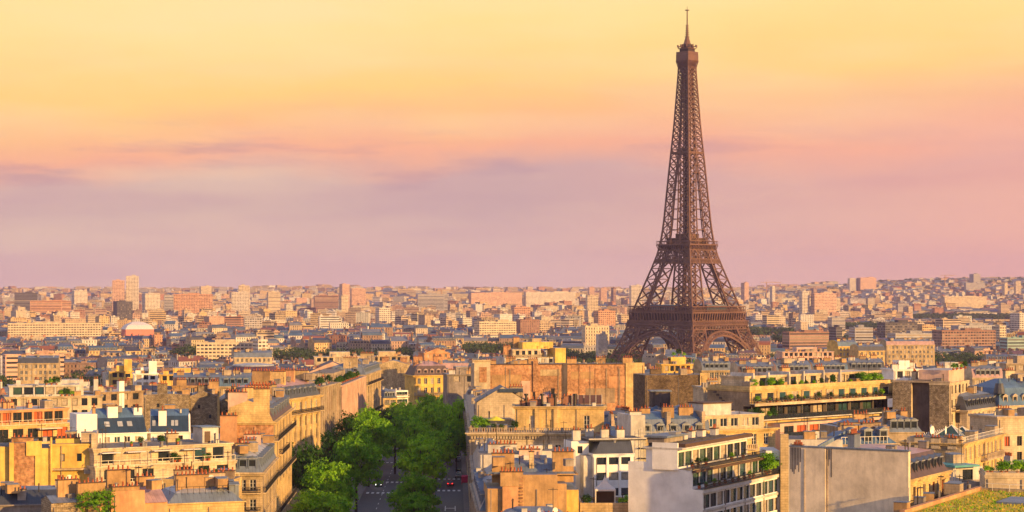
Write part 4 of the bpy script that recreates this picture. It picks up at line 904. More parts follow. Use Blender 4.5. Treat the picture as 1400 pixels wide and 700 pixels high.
# --- row of rubble party walls
for i, (x0, x1, y_, lab) in enumerate(((196, 258, 534, 'widest'), (259, 297, 536, 'middle'), (301, 326, 543, 'narrow'), (331, 362, 546, 'rightmost'))):
    b = Bld('apartment_block', f'block showing a tall blind rubble stone party wall, {lab} one behind the navy-roofed houses', AB, (x0, y_+6), (x1, y_+5.7), 490+i*3, 11, wall='rubble')
    b.body(top='zinc'); b.gable(rh=(.3, 1.3, 1.6, 1.9)[i], m='zinc', axis='y', e=.1)
    b.chimney(b.W*.3, 1, 2.4, .8, 2.6, m='rubble'); b.chimney(b.W*.7, 5, 2.4, .8, 3.4, m='ochre'); b.antenna(2, 3, 3.4)
    if i in (1, 2): b.part('flue', lambda m, h: m.box(b.W+.05, -.35, h-13, b.W+.6, .3, h+1.2, 'yellow2' if i == 1 else 'beige'))
    if i == 2: b.part('flue', lambda m, h: m.box(b.W+.7, -.35, h-13, b.W+1.2, .3, h+.8, 'concrete'))
    for q in range(2): b.part('window', lambda m, h: m.box(b.W*(.3+.4*q), -.03, h-3-2.4*q, b.W*(.3+.4*q)+.6, .02, h-2.1-2.4*q, 'glass'))
    b.done()
# --- avenue corner with slate mansard and the long yellow facade
b = Bld('corner_block', 'yellow avenue front with three long black balconies and tall chimneys, left of the trees', AB, (374, 577), (399, 558), 379, 9.5, Y1=424, wall='yellow2')
b.body(win={'f': fr(9, 7, 1.15, 2.2, top=1.1, fl=3.55)}, sidewall={'l': 'brick_orange'}, cornice=.7, courses=(-3.9, -11))
for dz in (-3.55, -10.6, -17.7): b.balcony('f', 0, None, dz, 1.0, 'iron')
b.balcony('f', 12, 30, -7.1, .8, 'iron')
b.mansard(h1=2.8, i1=1.3, h2=1.3, i2=3.4, m='slate_brown', m2='zinc', sides='fb', dorm={'f': 7})
b.chimney(.1, .8, .8, 3.0, 6.2, base=0, m='yellow2'); b.chimney(.1, 5, .8, 3.6, 5.6, base=-8, m='pinkwall'); b.chimney(9, 1.6, .8, 5, 6, base=0, m='yellow2'); b.chimney(18, 2, .8, 4.5, 6, base=0, m='ochre'); b.chimney(30, 2, .8, 5, 5.6, base=0, m='yellow2'); b.chimney(-.9, 6.8, .85, 3.2, 1.2, base=-14, m='orangewall', n=4)
b.done()
b = Bld('corner_block', 'lower cream corner block with grey mansard and dormers in front of the yellow avenue front', AB, (359, 647), (378, 640), 345, 6.8, Y1=377, wall='cream')
b.body(win={'l': fr(3, 4, 1.1, 2.0, top=1.1, fl=3.4), 'f': fr(9, 4, 1.1, 2.0, top=1.1, fl=3.4)}, cornice=.5, courses=(-3.6, -7))
b.mansard(h1=2.9, i1=1.1, h2=1.1, i2=2.4, m='zinc', m2='zinc_pale', sides='flb', dorm={'l': 3, 'f': 8}, dh=1.7)
b.balcony('l', .3, 6.5, -3.35, .6, 'iron'); b.balcony('f', 0, None, -3.35, .6, 'iron'); b.balcony('l', .3, 6.5, -6.8, .6, 'iron'); b.balcony('f', 0, None, -10.2, .8, 'iron')
b.chimney(2.6, 2.5, .8, 2.4, 4.9, base=2); b.chimney(9, 2, .8, 2.6, 5, base=2); b.chimney(20, 2, .8, 3, 5.2, base=2, m='pinkwall'); b.done()
b = Bld('apartment_block', 'grey zinc-roofed block with pots and a dish, bottom edge left of the corner block', AB, (228, 690), (334, 686), 300, 12, wall='yellow2')
b.body(win={'r': fr(4, 3, 1, 1.9)}); b.mansard(h1=1.5, i1=1.6, h2=1.4, i2=4, m='zinc', m2='zinc_pale', sides='frbl', dorm={'r': 3}); b.chimney(2, 3, 5, .8, 4, base=0, m='ochre'); b.chimney(6.5, 7.4, 4, .8, 3.8, base=0, m='beige'); b.chimney(3, 9.4, 3, .8, 4.2, base=0, m='tan')
b.part('roof_rail', lambda m, h: [m.box(.5+q*.9, .3, h+1.4, .56+q*.9, .36, h+2.5, 'iron') for q in range(12)]+[m.box(.5, .3, h+2.5, 10.5, .36, h+2.56, 'iron')]); b.antenna(5, 5); b.dish(7.5, 4, 3.4); b.done()
b = Bld('apartment_block', 'ochre walled block with small dark windows between the long terraces and the bottom edge', AB, (223, 655), (318, 656), 322, 6, wall='yellow2')
b.body(top='gravel', win={'f': fr(3, 1, .9, 1.6, top=2.4, kind='plain')}); b.chimney(8.5, 2, 2.6, .8, 1.2, m='tan'); b.antenna(3, 2, 4); b.done()
# --- cream terraced row, upper left
b = Bld('apartment_block', 'low cream row with dark glazed penthouses above the orange terraced block', AB, (8, 543), (140, 541), 545, 12, wall='cream2')
b.body(win={'f': fr(9, 3, 1.6, 2, kind='plain')}, cornice=.4, top='pale_roof'); b.body(1, b.W-6, 2, 9, lo=0, hi=3, wall='white2', win={'f': fr(6, 1, 2.4, 2, kind='band', top=.5)}, top='pale_roof', cornice=.3)
for u in (3, 8, 14, 20, 24): b.chimney(u, 5, 1.2, 1, 4.4, base=0, m='white2')
b.done()
b = Bld('apartment_block', 'flat-roofed white and brown block with dark openings above the navy-roofed houses', AB, (130, 537), (196, 534), 560, 12, wall='tan'); b.body(win={'f': fr(4, 2, 2, 1.8, kind='plain')}, top='pale_roof', cornice=.3); b.chimney(8.2, -.1, 1.7, 1.2, 3.0, base=-6, m='white', n=2); b.chimney(2, 3, 3, 1, 1.5, m='cream'); b.done()
RIBS = []
# --- avenue, west side
b = Bld('corner_block', 'cream haussmann corner block with grey mansard and long iron balcony on the avenue', AB, (383, 548), (438, 540), 480, 13, wall='yellow2')
b.body(win={'f': fr(7, 6, 1.3, 2.4, top=1, fl=3.6), 'l': fr(3, 6, 1.2, 2.3, top=1, fl=3.6)}, cornice=.8, courses=(-4, -11.2)); b.balcony('f', 0, None, -3.7, 1.1, 'iron'); b.balcony('f', 3, 24, -14.5, 1.1, 'iron'); b.balcony('l', 1, 12, -3.7, .9, 'iron')
b.part('pilasters', lambda m, h: [m.box(2.2+q*3.8, -.35, h-14, 2.9+q*3.8, -.01, h-4.3, 'cream') for q in range(7)])
b.mansard(h1=3.1, i1=1.2, h2=1.6, i2=4.6, m='slate', m2='zinc_pink', sides='frbl', dorm={'f': 7, 'l': 3}); b.chimney(1, 3, .8, 4.6, 7, base=0, m='ochre'); b.chimney(8, 2, .8, 5, 6.6, base=0); b.chimney(17, 3, .8, 5, 6.6, base=0, m='orangewall'); b.chimney(24, 2, .8, 4, 6.2, base=0); b.done()
for i, (a, bb, Y0, Y1, wm_, lab) in enumerate((((438, 529), (464, 521), 540, 567, 'beige', 'nearer'), ((467, 527), (499, 514), 592, 656, 'pinkwall', 'farther'))):
    b = Bld('office_block', f'tall flat-roofed block with close vertical ribs on the avenue, {lab} of the two', 'office block', a, bb, Y0, 15, Y1=Y1, wall=wm_)
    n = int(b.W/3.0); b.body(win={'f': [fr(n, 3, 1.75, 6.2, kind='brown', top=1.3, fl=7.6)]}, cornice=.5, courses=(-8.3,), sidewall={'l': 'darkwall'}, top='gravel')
    b.part('ribs', lambda m, h: [m.box(.8+(b.W-1.6)*q/n-.4, -.45, h-24, .8+(b.W-1.6)*q/n+.4, -.01, h-.5, wm_) for q in range(n+1)])
    RIBS.append(b); b.chimney(6, 6, 3, 1, 2.2); b.body(b.W*.3, b.W*.8, 5, 12, lo=0, hi=2.8, wall='beige', win={'f': fr(6, 1, 2, 1.8, kind='plain')}, top='gravel'); b.done()
b = Bld('corner_block', 'grey haussmann block with iron balconies and mansard beyond the ribbed blocks', AB, (500, 513), (521, 505), 700, 13, Y1=748, wall='cream')
b.body(win={'f': fr(16, 5, 1.2, 2.2, top=.9, fl=3.4)}, cornice=.6, courses=(-3.6, -10)); b.balcony('f', 0, None, -3.5, 1, 'iron'); b.balcony('f', 0, None, -13.7, 1, 'iron'); b.mansard(h1=3, i1=1.3, h2=1.2, i2=3.5, m='zinc', m2='zinc', sides='flb', dorm={'f': 12, 'l': 2}); b.chimney(1, 3, .8, 5, 6, base=0); b.chimney(50, 3, .8, 5, 6, base=0); b.done()
b = Bld('apartment_block', 'small yellow block with navy mansard between the grey block and the white balconies', AB, (524, 545), (543, 544.4), 800, 11, wall='yellow2'); b.body(win={'f': fr(5, 3, 1.1, 2)}); b.mansard(m='slate_navy', h1=3, i1=1.5, sides='frbl', dorm={'f': 4}); b.done()
b = Bld('apartment_block', 'white modern block with three banded balconies left of the orange mansard block', AB, (541, 534), (558, 533.5), 815, 10, wall='white'); b.body(win={'f': fr(3, 5, 2.4, 1.5, kind='band', fl=3)}, top='pale_roof')
for q in range(4): b.balcony('f', 0, None, -2.6-3*q, 1.2, 'white')
b.done()
b = Bld('corner_block', 'orange-lit mansard block with yellow window surrounds closing the end of the avenue', AB, (566, 514), (616, 513.3), 856, 15, wall='yellow')
b.body(win={'f': fr(5, 5, 1.4, 2.5, top=1.0, fl=4), 'r': fr(4, 5, 1.3, 2.4, top=1, fl=4)}, cornice=.8, courses=(-4.2, -8.4)); b.balcony('f', 0, None, -8.1, 1, 'stone')
b.mansard(h1=4.2, i1=1.9, h2=1.8, i2=4, m='slate_brown', m2='zinc_pink', dorm={'f': 5, 'r': 3}, dw=1.3, dh=1.8, dk='zinc_pink'); b.chimney(1.5, 6, 4, 1.1, 8, base=0, m='brick'); b.chimney(10.5, 6, 4, 1.1, 8, base=0, m='brick'); b.done()
b = Bld('apartment_block', 'block with a large patchy yellowish blind wall left of the orange mansard block', AB, (509, 500), (566, 500), 885, 12, wall='patchy'); b.body(top='zinc'); b.gable(rh=2.4, axis='y', m='zinc', gm='patchy'); b.chimney(4, 4, 3, 1, 3.4, m='brick'); b.chimney(12, 6, 3, 1, 3, m='brick'); b.done()
b = Bld('apartment_block', 'peach gabled block with plum roof above the ribbed avenue blocks', AB, (417, 511), (492, 510.6), 745, 20, wall='pinkwall'); b.body(top='zinc_pink'); b.gable(rh=4.4, axis='y', m='plum_roof', gm='pinkwall'); b.chimney(3, 3, 3, 1, 2.2); b.chimney(15, 3, 3, 1, 3.2, m='brick'); b.part('canopy', lambda m, h: m.box(6, -5, h-4, 18, -.05, h-2.4, 'orangewall')); b.done()
# round hall with plum roof
def lathe(m, prof, mt, n=24, sy=1.0):
    rings = [[(r_*math.cos(2*math.pi*k/n), r_*sy*math.sin(2*math.pi*k/n), z) for k in range(n)] for r_, z in prof]; m.loft(rings, mt)
Yh = 800; xh = (346-700)/F*Yh; zh0 = g(xh, Yh); o = empty('round_hall', (xh, Yh, zh0)); tag(o, 'round hall with broad dark plum roof and pale flat top', 'hall'); zt = H-(496-HY)/F*Yh-zh0
m = MB(); lathe(m, [(10.5, 0), (10.5, zt-4.8)], 'darkwall'); m.build('wall', o); m = MB(); lathe(m, [(12.4, zt-5), (12.2, zt-4), (8.2, zt-1.2)], 'plum_roof'); m.build('roof', o); m = MB(); lathe(m, [(8.4, zt-1.2), (8.2, zt-.7), (3, zt-.1)], 'zinc_pale'); m.build('roof_cap', o)
ORECT.append((xh-13, Yh-13, 1, 0, 26, 26))
# ================================================================ east side of the avenue
b = Bld('apartment_block', 'long orange brick party wall with dark chimney strips right of the avenue', AB, (650, 499), (881, 498), 600, 14, wall='brick_orange')
k = b.W/231
b.body(top='gravel', sidewall={'l': 'cream2'})
b.part('corner_pilaster', lambda m, h: (m.box(-.4, -.5, h-10, 20*k, -.02, h+1.0, 'cream2'), m.box(-.8, -.8, h+1.0, 21*k, .8, h+1.5, 'cream')))
b.part('brick_panel', lambda m, h: m.box(5*k, -.58, h-5.2, 15*k, -.51, h-.6, 'brick'))
b.part('chimney_strip', lambda m, h: m.box(78*k, -.45, h-8, 85*k, -.01, h+1.3, 'brick')); b.part('chimney_strip', lambda m, h: m.box(119*k, -.3, h-13, 125*k, -.01, h+.4, 'darkwall'))
b.part('plaster_bay', lambda m, h: m.box(205*k, -.35, h-16, 231*k, -.01, h+.5, 'yellow2'))
b.part('coping', lambda m, h: m.box(21*k, -.2, h, 205*k, .4, h+.25, 'potcap'))
b.part('wall_door', lambda m, h: m.box(218*k, -.42, h-9, 220*k, -.35, h-7, 'glass'))
for u, v_, w_, h_, mm in ((22*k, 4.4, 9, 3.6, 'ochre'), (60*k, 7, 3.2, 5.4, 'pinkwall'), (88*k, 2.2, 6, 1.9, 'cream'), (100*k, 8.5, 4, 4, 'brick'), (130*k, 3, 7, 2.2, 'ochre'), (150*k, 9, 9, 4.5, 'tan'), (182*k, 5, 5, 3.4, 'orangewall')): b.part('render_patch', lambda m, h: m.box(u, -.05, h-v_-h_*.6, u+w_, -.01, h-v_+h_*.4, mm))
for u in (46, 112, 141, 163, 178, 196): b.part('flue_line', lambda m, h: m.box(u*k, -.16, h-14, u*k+.35, -.01, h-.1-(u % 3)*1.2, 'brick' if u % 2 else 'tan'))
for u in (4, 10, 17, 29, 38, 46): b.chimney(u, 5+(u % 3)*2, 3, .9, 1.0+(u % 4)*.35, m='ochre')
b.antenna(12, 6, 4); b.antenna(40, 4, 4); b.done()
b = Bld('apartment_block', 'cream gabled party wall with small slate roofs left of the rooftop terrace', AB, (652, 550), (722, 549.8), 447, 12, wall='cream2')
b.body(top='slate_navy'); b.gable(rh=3.4, axis='y', m='slate_navy', gm='cream2'); b.chimney(b.W-4, 3, 3, 1, 3.2, m='beige'); b.part('roof_patch', lambda m, h: m.box(b.W*.42, -.3, h+2.2, b.W*.9, 2, h+3.0, 'slate_navy')); b.done()
b = Bld('corner_block', 'long cream stone block with roof balustrade and dentil cornice on the avenue corner', AB, (642, 592), (800, 592.5), 415, 22, wall='cream2')
b.body(win={'f': fr(7, 6, 1.2, 2.4, top=2.4, fl=3.9, skip=tuple((0, q) for q in range(5))), 'l': fr(6, 6, 1.2, 2.2, top=1.5, fl=3.6)}, cornice=.9, courses=(-1.6, -5.5), top='gravel')
b.balcony('f', 0, None, .12, .3, 'stone'); b.balcony('l', 0, None, .12, .3, 'stone')
b.part('dentils', lambda m, h: [m.box(.4+q*.6, -.5, h-1.2, .7+q*.6, -.02, h-.6, 'cream2') for q in range(int(b.W/.6)-1)]); b.done(); ob = b
b = Bld('apartment_block', 'pale yellow stone penthouse block with two tall windows behind the balustrade', AB, (704, 556), (826, 556), 424, 9, wall='yellow2', excl=False)
b.body(win={'f': [fr(3, 1, 1.2, 3.0, top=1.9, kind='french', skip=((0, 1),))]}, cornice=.6, top='gravel', lo=-5.4); b.part('pilasters', lambda m, h: [m.box(x, -.45, h-5, x+1, -.01, h-.5, 'yellow2') for x in (4.2, 8.2)])
for u in (1, 3.4, 6.8, 10.2): b.chimney(u, 2.5+u*.3, 2.2, .8, .9+.1*u, m='tile')
for u in (2.4, 5.8, 8.6, 12.8): b.part('vent_pipe', lambda m, h: (m.cyl(u, 3, h, h+2.2, .3, .25, 'iron'), m.cyl(u, 3, h+2.2, h+2.6, .45, .45, 'iron')))
b.part('solar_screen', lambda m, h: m.box(12.2, 5, h+.3, 18.6, 5.2, h+2.2, 'solar')); b.part('screen_frame', lambda m, h: [m.box(12.2+q*1.28, 4.94, h, 12.28+q*1.28, 5, h+2.3, 'frame_white') for q in range(6)])
b.part('stair_rail', lambda m, h: [m.beam((b.W+1+q, 3, h-1-.6*q), (b.W+2+q, 3, h-1.6-.6*q), .08, 'iron') for q in range(5)]); b.done()
b = Bld('stair_turret', 'pale pink rooftop turret with rounded top in front of the orange brick wall', 'roof turret', (733, 550), (765, 550), 452, 5, wall='white2', excl=False); b.body(lo=-9, top='zinc_pale'); b.mansard(h1=1.4, i1=.8, h2=.8, i2=1.2, m='pinkwall', m2='zinc_pink'); b.chimney(3.4, .3, .8, .8, 3, m='iron', pots=False); b.chimney(-.8, .3, .6, .6, 2.2, m='iron', pots=False); b.done()
b = Bld('apartment_block', 'white rendered roof extension below the balustrade at bottom centre', AB, (657, 617), (787, 616.2), 345, 8, wall='white2')
b.body(0, 8, hi=-.6, top='gravel'); b.body(8, b.W, 0, None, hi=0, top='gravel'); b.body(7.8, 10.6, -1, 0, hi=1.0, wall='white2', top='pale_roof', lo=-8); b.chimney(1.5, 3, 5, .8, .9); b.done()
b = Bld('apartment_block', 'ochre party-wall block with grey zinc roofs and rows of pots at bottom centre', AB, (667, 664), (792, 663.2), 300, 13, wall='ochre')
k = b.W/125
b.body(20*k, 95*k, 0, 12, hi=1.6, wall='ochre', top='zinc'); b.body(0, 20*k, .6, 12, hi=-.5, top='zinc'); b.body(95*k, 108*k, .4, 12, hi=.2, top='zinc'); b.body(108*k, b.W, 1, 12, hi=-.8, wall='yellow', top='zinc')
b.part('render_patch', lambda m, h: m.box(20*k, -.08, h-4, 42*k, -.01, h+1.7, 'orangewall')); b.part('ladder_flue', lambda m, h: [m.box(43*k, -.25, h-5+q*.5, 48*k, -.01, h-4.75+q*.5, 'brick') for q in range(13)])
b.mansard(0, b.W, 4, 13, base=1.2, h1=1.6, i1=1.8, h2=.6, i2=2, m='zinc', m2='zinc', sides='frbl')
b.chimney(17*k, -.2, 3.4, .9, 2.0, base=-.1, m='ochre', n=7); b.chimney(8*k, 4.5, 3.4, .9, 4.4, base=0, m='ochre', n=6); b.chimney(92*k, 4.5, 3.2, .9, 4.6, base=0, m='ochre', n=5); b.chimney(60*k, 5, .7, .7, 4.6, base=0, m='cream', n=1); b.chimney(48*k, 8, 3.2, 1, 4.7, base=0, m='pinkwall')
for q in range(4): b.part('roof_box', lambda m, h: m.box(30*k+q*2.6, 7.2, h+2.4, 31.4*k+q*2.6+.8, 8.2, h+3.9, ('zinc', 'white2', 'zinc_pale', 'concrete')[q]))
b.antenna(7, 5); b.antenna(10, 9); b.done()
b = Bld('apartment_block', 'curved grey zinc roof with a long line of pots at the bottom edge centre', AB, (680, 712), (778, 712), 282, 7, wall='tan'); b.body(); b.mansard(h1=1.0, i1=1.2, h2=.6, i2=1.6, m='zinc', m2='zinc', sides='frbl'); b.chimney(.2, -.4, 10, .7, .6, base=-2, n=15, m='tile'); b.dish(6.2, .2, 1.4); b.dish(8, .3, 1.4); b.done()
# mansard side of the avenue front (edge on)
b = Bld('corner_block', 'narrow avenue front with steep blue-grey mansard edges beside the road', AB, (644.5, 662), (655, 630), 350, 6, Y1=306, wall='beige')
b.body(win={'f': fr(10, 4, 1.1, 2)}, cornice=.4, top='gravel'); b.mansard(h1=2.8, i1=1.4, h2=.6, i2=1, m='zinc_blue', m2='zinc', sides='frl', dorm={'f': 8}); b.done()
# --- yellow rooftop cluster above the brick wall
b = Bld('apartment_block', 'stacked bright yellow and white rooftop volumes above the orange brick wall', AB, (690, 489), (772, 488), 790, 14, wall='white2')
b.body(win={'f': fr(7, 2, 1.6, 1.6, kind='plain')}, top='pale_roof'); b.body(4, 16, 2, 12, lo=0, hi=3.2, wall='cream2', win={'f': fr(4, 1, 1.4, 1.6, kind='plain')}, top='pale_roof'); b.body(9, 22, 4, 12, lo=3.2, hi=6, wall='yellow', top='pale_roof'); b.body(21, 25.5, -1, 8, hi=3.6, wall='yellow', top='pale_roof'); b.body(13, 17, 3.8, 8, lo=6, hi=7.4, wall='cream', top='pale_roof')
b.balcony('f', 0, 20, .1, .2, 'iron'); b.chimney(1, 4, 3, 1, 4.4, m='brick'); b.chimney(7, 9, 2.5, 1, 7.6, m='ochre'); b.chimney(17.8, 5, .9, .9, 2, base=-3, m='brick', n=1); b.done()
# --- dark rubble wall block and zinc roofs
b = Bld('apartment_block', 'block with dark brown rubble wall and one yellow pier behind the small zinc roofs', AB, (882, 513), (968, 512.2), 545, 12, wall='rubble_dark'); b.body(top='gravel'); b.part('pier', lambda m, h: m.box(b.W-2.4, -.5, h-14, b.W, -.01, h+.5, 'yellow2')); b.chimney(3, 5, 3, 1, 1.4); b.chimney(12, 6, 3, 1, 1.2, m='ochre'); b.done()
b = Bld('apartment_block', 'blue-grey zinc hipped roofs round a dark lift box left of the blank beige wall', AB, (884, 563), (950, 562.6), 455, 12, wall='concrete'); b.body(); b.mansard(0, 5.4, 0, 8, h1=1.1, i1=2.4, h2=.2, i2=.3, m='zinc_blue', m2='zinc_blue'); b.mansard(5.6, b.W, 0, 8, h1=1.3, i1=3, h2=.3, i2=.6, m='zinc_blue', m2='zinc_blue'); b.part('lift_box', lambda m, h: (m.box(1.8, 3, h+.2, 6, 7, h+4.4, 'darkwall'), m.box(1.5, 2.7, h+4.4, 6.3, 7.3, h+4.65, 'zinc'))); b.done()
b = Bld('apartment_block', 'zinc-roofed block under repair with white gable, behind the scaffolding', AB, (866, 598), (972, 596), 398, 12, wall='cream'); b.body(win={'f': fr(7, 1, 1.1, 1.6)}); b.mansard(.7, b.W, 0, 12, h1=3.4, i1=1.6, h2=1.3, i2=3, m='zinc', m2='zinc_blue', sides='fb', dorm={'f': 5}); b.part('gable_wall', lambda m, h: m.box(-.6, -.2, h-6, 2.4, 9, h+4.4, 'white2')); b.part('party_wall', lambda m, h: m.box(7.2, .6, h, 8, 9, h+4.9, 'beige')); b.part('party_wall', lambda m, h: m.box(14.6, .6, h, 15.3, 9, h+4.9, 'beige'))
b.chimney(-.4, 1, 2.4, .8, 5, base=3, m='white2'); b.chimney(6.8, 2, 2.4, .8, 5.7, base=3, m='ochre'); b.chimney(2.8, 4, 2, .8, 5.4, base=3, m='ochre'); b.chimney(10.6, 3, 3, .8, 5.6, base=3, m='ochre'); b.done(); sb = b
sc_ = empty('scaffolding', (sb.p0.x, sb.p0.y, sb.z0), sb.ang); tag(sc_, 'thin metal scaffolding in front of the zinc roofs at right centre', 'scaffolding')
def scf(m):
    h = sb.h
    for q in range(13):
        x = 1+q*1.15
        for y in (-1.4, -.3): m.box(x, y, h-10, x+.06, y+.06, h+1.6+(q % 3)*.4, 'steel')
    for z in (-6, -4, -2, 0, 1): 
        for y in (-1.4, -.3): m.box(1, y, h+z, 15, y+.06, h+z+.06, 'steel')
    for q in range(0, 12, 2): m.beam((1+q*1.15, -1.4, h-2), (3.3+q*1.15, -1.4, h), .05, 'steel')
m = MB(); scf(m); m.build('poles', sc_); m = MB(); [m.box(1, -1.35, sb.h+z-.05, 15, -.3, sb.h+z, 'frame_brown') for z in (-6, -4, -2, 0)]; m.build('boards', sc_)
# --- cream classical block
b = Bld('corner_block', 'cream stone block with pale attic storey and small balconies, right of the scaffolding', AB, (968, 589), (1060, 585), 402, 12, wall='yellow2'); b.body(win={'f': fr(5, 5, 1.2, 2.2, top=1.0, fl=3.6)}, cornice=.7, courses=(-3.9,), top='gravel')
b.body(0, b.W-2, 1.2, 11, lo=0, hi=2.9, wall='cream2', win={'f': fr(5, 1, 1.7, 1.7, kind='white', top=.6)}, cornice=.2, top='pale_roof'); b.balcony('f', 7, 12, -4.1, .7, 'stone'); b.balcony('f', 1, 6, -7.7, .7, 'iron')
b.part('roof_hut', lambda m, h: (m.box(1, 3, h+2.9, 8, 8, h+5.2, 'white2'), m.box(.8, 2.8, h+5.2, 8.2, 8.2, h+5.45, 'potcap'))); b.antenna(10, 4); b.done()
# --- white modern block with dark windows
b = Bld('apartment_block', 'white modern block with teal-dark windows and slate upper slope, left of the white blind wall', AB, (812, 622), (866, 621), 352, 13, wall='white')
b.body(win={'f': [fr(3, 5, 1.75, 1.35, kind='plain', top=.4, fl=2.75, m=.25)]}, cornice=.25); b.mansard(h1=2.2, i1=1.5, h2=.1, i2=2, m='slate', m2='dark_roof', sides='fl')
b.part('pilasters', lambda m, h: [m.box(x, -.22, h-15, x+.3, -.01, h-.3, 'white') for x in (0, 2.25, 4.5, 6.6)]); b.body(-1.6, 0, 1, 10, hi=-.2, wall='white2'); b.body(-3.2, 0, 3.5, 9, lo=-14, hi=2.2, wall='white', win={'f': fr(1, 1, .9, 1.3, kind='plain', top=.9)}, top='gravel')
for u, v in ((3, 6), (5.6, 5), (-2.5, 5), (1, 9)): b.chimney(u, v, 1.4, .9, 4.0, base=1, m='white2')
b.part('roof_slab', lambda m, h: (m.box(-.4, 1.6, h+2.3, 10, 10, h+2.55, 'dark_roof'), m.box(-.5, 1.5, h+2.55, 10.1, 1.7, h+2.75, 'white2'))); b.done()
# --- white blind wall block with glazed terraces
b = Bld('apartment_block', 'white blind-walled block with glazed terraces and plants stepping down to the right', AB, (961, 670), (1067, 647), 300, 12.4, wall='white')
b.body(win={'f': [fr(12, 5, 2.45, 2.05, kind='band', top=.8, fl=3.0, m=.2)]}, top='gravel')
b.part('slab_edge', lambda m, h: m.box(-.1, -.35, h-.5, b.W, -.01, h-.02, 'white2')); b.part('slab_edge', lambda m, h: m.box(-.1, -.2, h-3.35, b.W, -.01, h-3.0, 'white2'))
b.body(0, None, 1.7, None, lo=0, hi=2.85, win={'f': [fr(12, 1, 2.5, 2.1, kind='band', top=.35, m=.1)]}, top='gravel')
b.body(-.0, b.W-4, 4.2, 9.4, lo=2.85, hi=5.9, win={'f': [fr(10, 1, 2.55, 2.2, kind='band', top=.5, m=.1)]}, top='dark_roof')
b.body(-.02, .5, 9.4, 12.4, lo=2.8, hi=3.8, top='white'); b.part('roof_slab', lambda m, h: (m.box(-.4, 3.2, h+5.9, b.W-3.6, 9.8, h+6.15, 'white2'), m.box(1, 3.3, h+6.15, b.W-4, 4.6, h+6.7, 'frame_brown'), m.box(1, 5.4, h+6.15, b.W-10, 9.4, h+6.8, 'dark_roof')))
b.part('party_wall_crest', lambda m, h: m.box(-.35, 4.0, h+2.8, -.01, 8.2, h+6.9, 'white')); b.balcony('f', 0, None, .06, .3, 'iron'); b.balcony('f', 0, None, 2.9, 1.0, 'iron', (0, b.W-2, 2.7, 9))
b.part('fascia', lambda m, h: (m.box(-.3, 1.2, h+2.5, b.W, 1.68, h+2.85, 'frame_brown'),))
b.part('roof_plant_room', lambda m, h: (m.box(-.3, 6.2, h+6.8, 6.5, 9, h+7.6, 'concrete'), m.box(-.6, 5.6, h+7.6, 7.2, 9.4, h+7.9, 'zinc'), m.box(3, 5.8, h+7.9, 5, 7, h+8.3, 'steel')))
for u, v in ((8, 8), (12, 8.5), (15, 8), (19, 7.5)): b.chimney(u, v-1.4, 1.3, 1, 7.8, base=6, m='white2', pots=u in (12, 19))
b.part('lower_awning', lambda m, h: m.box(7, -3.6, h-6.6, 17, -1, h-6.4, 'canvas')); b.done(); rb = b
# terrace with gazebo
b = Bld('apartment_block', 'low roof terrace with planters carrying the white gazebo at the bottom edge', AB, (793, 693), (861, 693), 308, 9, wall='cream'); b.body(top='gravel', parapet=.6); b.done(); tb = b
ga = empty('gazebo', tb.world(4.0, 3.5, .02), 0); tag(ga, 'small white gazebo with pointed canvas roof on a terrace at the bottom edge', 'gazebo')
m = MB(); rings = [[(sx*a, sy*a, z) for sx, sy in ((-1, -1), (1, -1), (1, 1), (-1, 1))] for a, z in ((1.6, 2.2), (1.6, 2.45), (1.1, 2.75), (.55, 3.3), (.12, 4.1), (.02, 4.7))]; m.loft(rings, 'canvas'); m.build('canopy', ga)
for sx in (-1, 1):
    for sy in (-1, 1): m = MB(); m.box(sx*1.5-.07, sy*1.5-.07, 0, sx*1.5+.07, sy*1.5+.07, 2.25, 'frame_white'); m.build('post', ga)
m = MB(); m.box(-1.5, 1.4, .1, 1.5, 1.5, 2.1, 'frame_brown'); m.build('screen', ga)
# --- long balconied block with beige blind side
b = Bld('apartment_block', 'long yellow-lit block with planted balconies and a penthouse garden, blank beige side wall', AB, (1025, 533), (1222, 523), 430, 12.2, wall='yellow2')
W_ = b.W
b.body(lo=-3.6, win={'f': [fr(12, 1, 2.3, 1.9, kind='bandw', top=.8)]}, sidewall={'l': 'tan'}, cornice=.3, top='gravel', parapet=.7)
b.body(0, None, 1.8, None, lo=-6.6, hi=-3.6, win={'f': [fr(11, 1, 3.4, 2.1, kind='band', top=.5)]}, sidewall={'l': 'tan'}, wall='darkwall')
b.body(0, None, 0, None, hi=-6.6, win={'f': [fr(11, 4, 2.2, 2, kind='plain', top=.9)]}, sidewall={'l': 'tan'}, wall='yellow2')
b.body(6, W_, -3.4, 0, hi=-7.4, wall='pinkwall', win={'f': [fr(10, 3, 3.2, 2.1, kind='brown', top=.6)]}, top='gravel')
b.body(2, W_-2, 3.2, 10, lo=0, hi=2.7, wall='cream2', win={'f': [fr(13, 1, 1.9, 1.8, kind='plain', top=.5)]}, top='pale_roof', cornice=.3)
b.balcony('f', 0, None, -2.95, 1.4, 'iron'); b.balcony('f', 0, None, -6.5, 1.4, 'glassy'); b.balcony('f', 6, None, -10.2, 1.4, 'glassy', (0, W_, -3.4, 12)); b.part('slab_edge', lambda m, h: m.box(-.2, -1.7, h-3.5, W_+.2, -1.42, h-2.9, 'cream2'))
b.part('blind_stair', lambda m, h: [m.box(-.15, 9.5-q*.8, h-1-q*.62, -.01, 10.3-q*.8, h-.6-q*.62, 'darkwall') for q in range(13)])
for u in (4, 9, 16, 21, 28, 34): b.part('party_pier', lambda m, h: m.box(u, 2.4, h, u+.4, 9, h+3.4, 'white2'))
for u in (6, 18, 30): b.chimney(u, 6, 2.6, .9, 4, base=2, m='ochre')
b.antenna(12, 6, 4); b.antenna(25, 7, 4); b.done(); ub = b
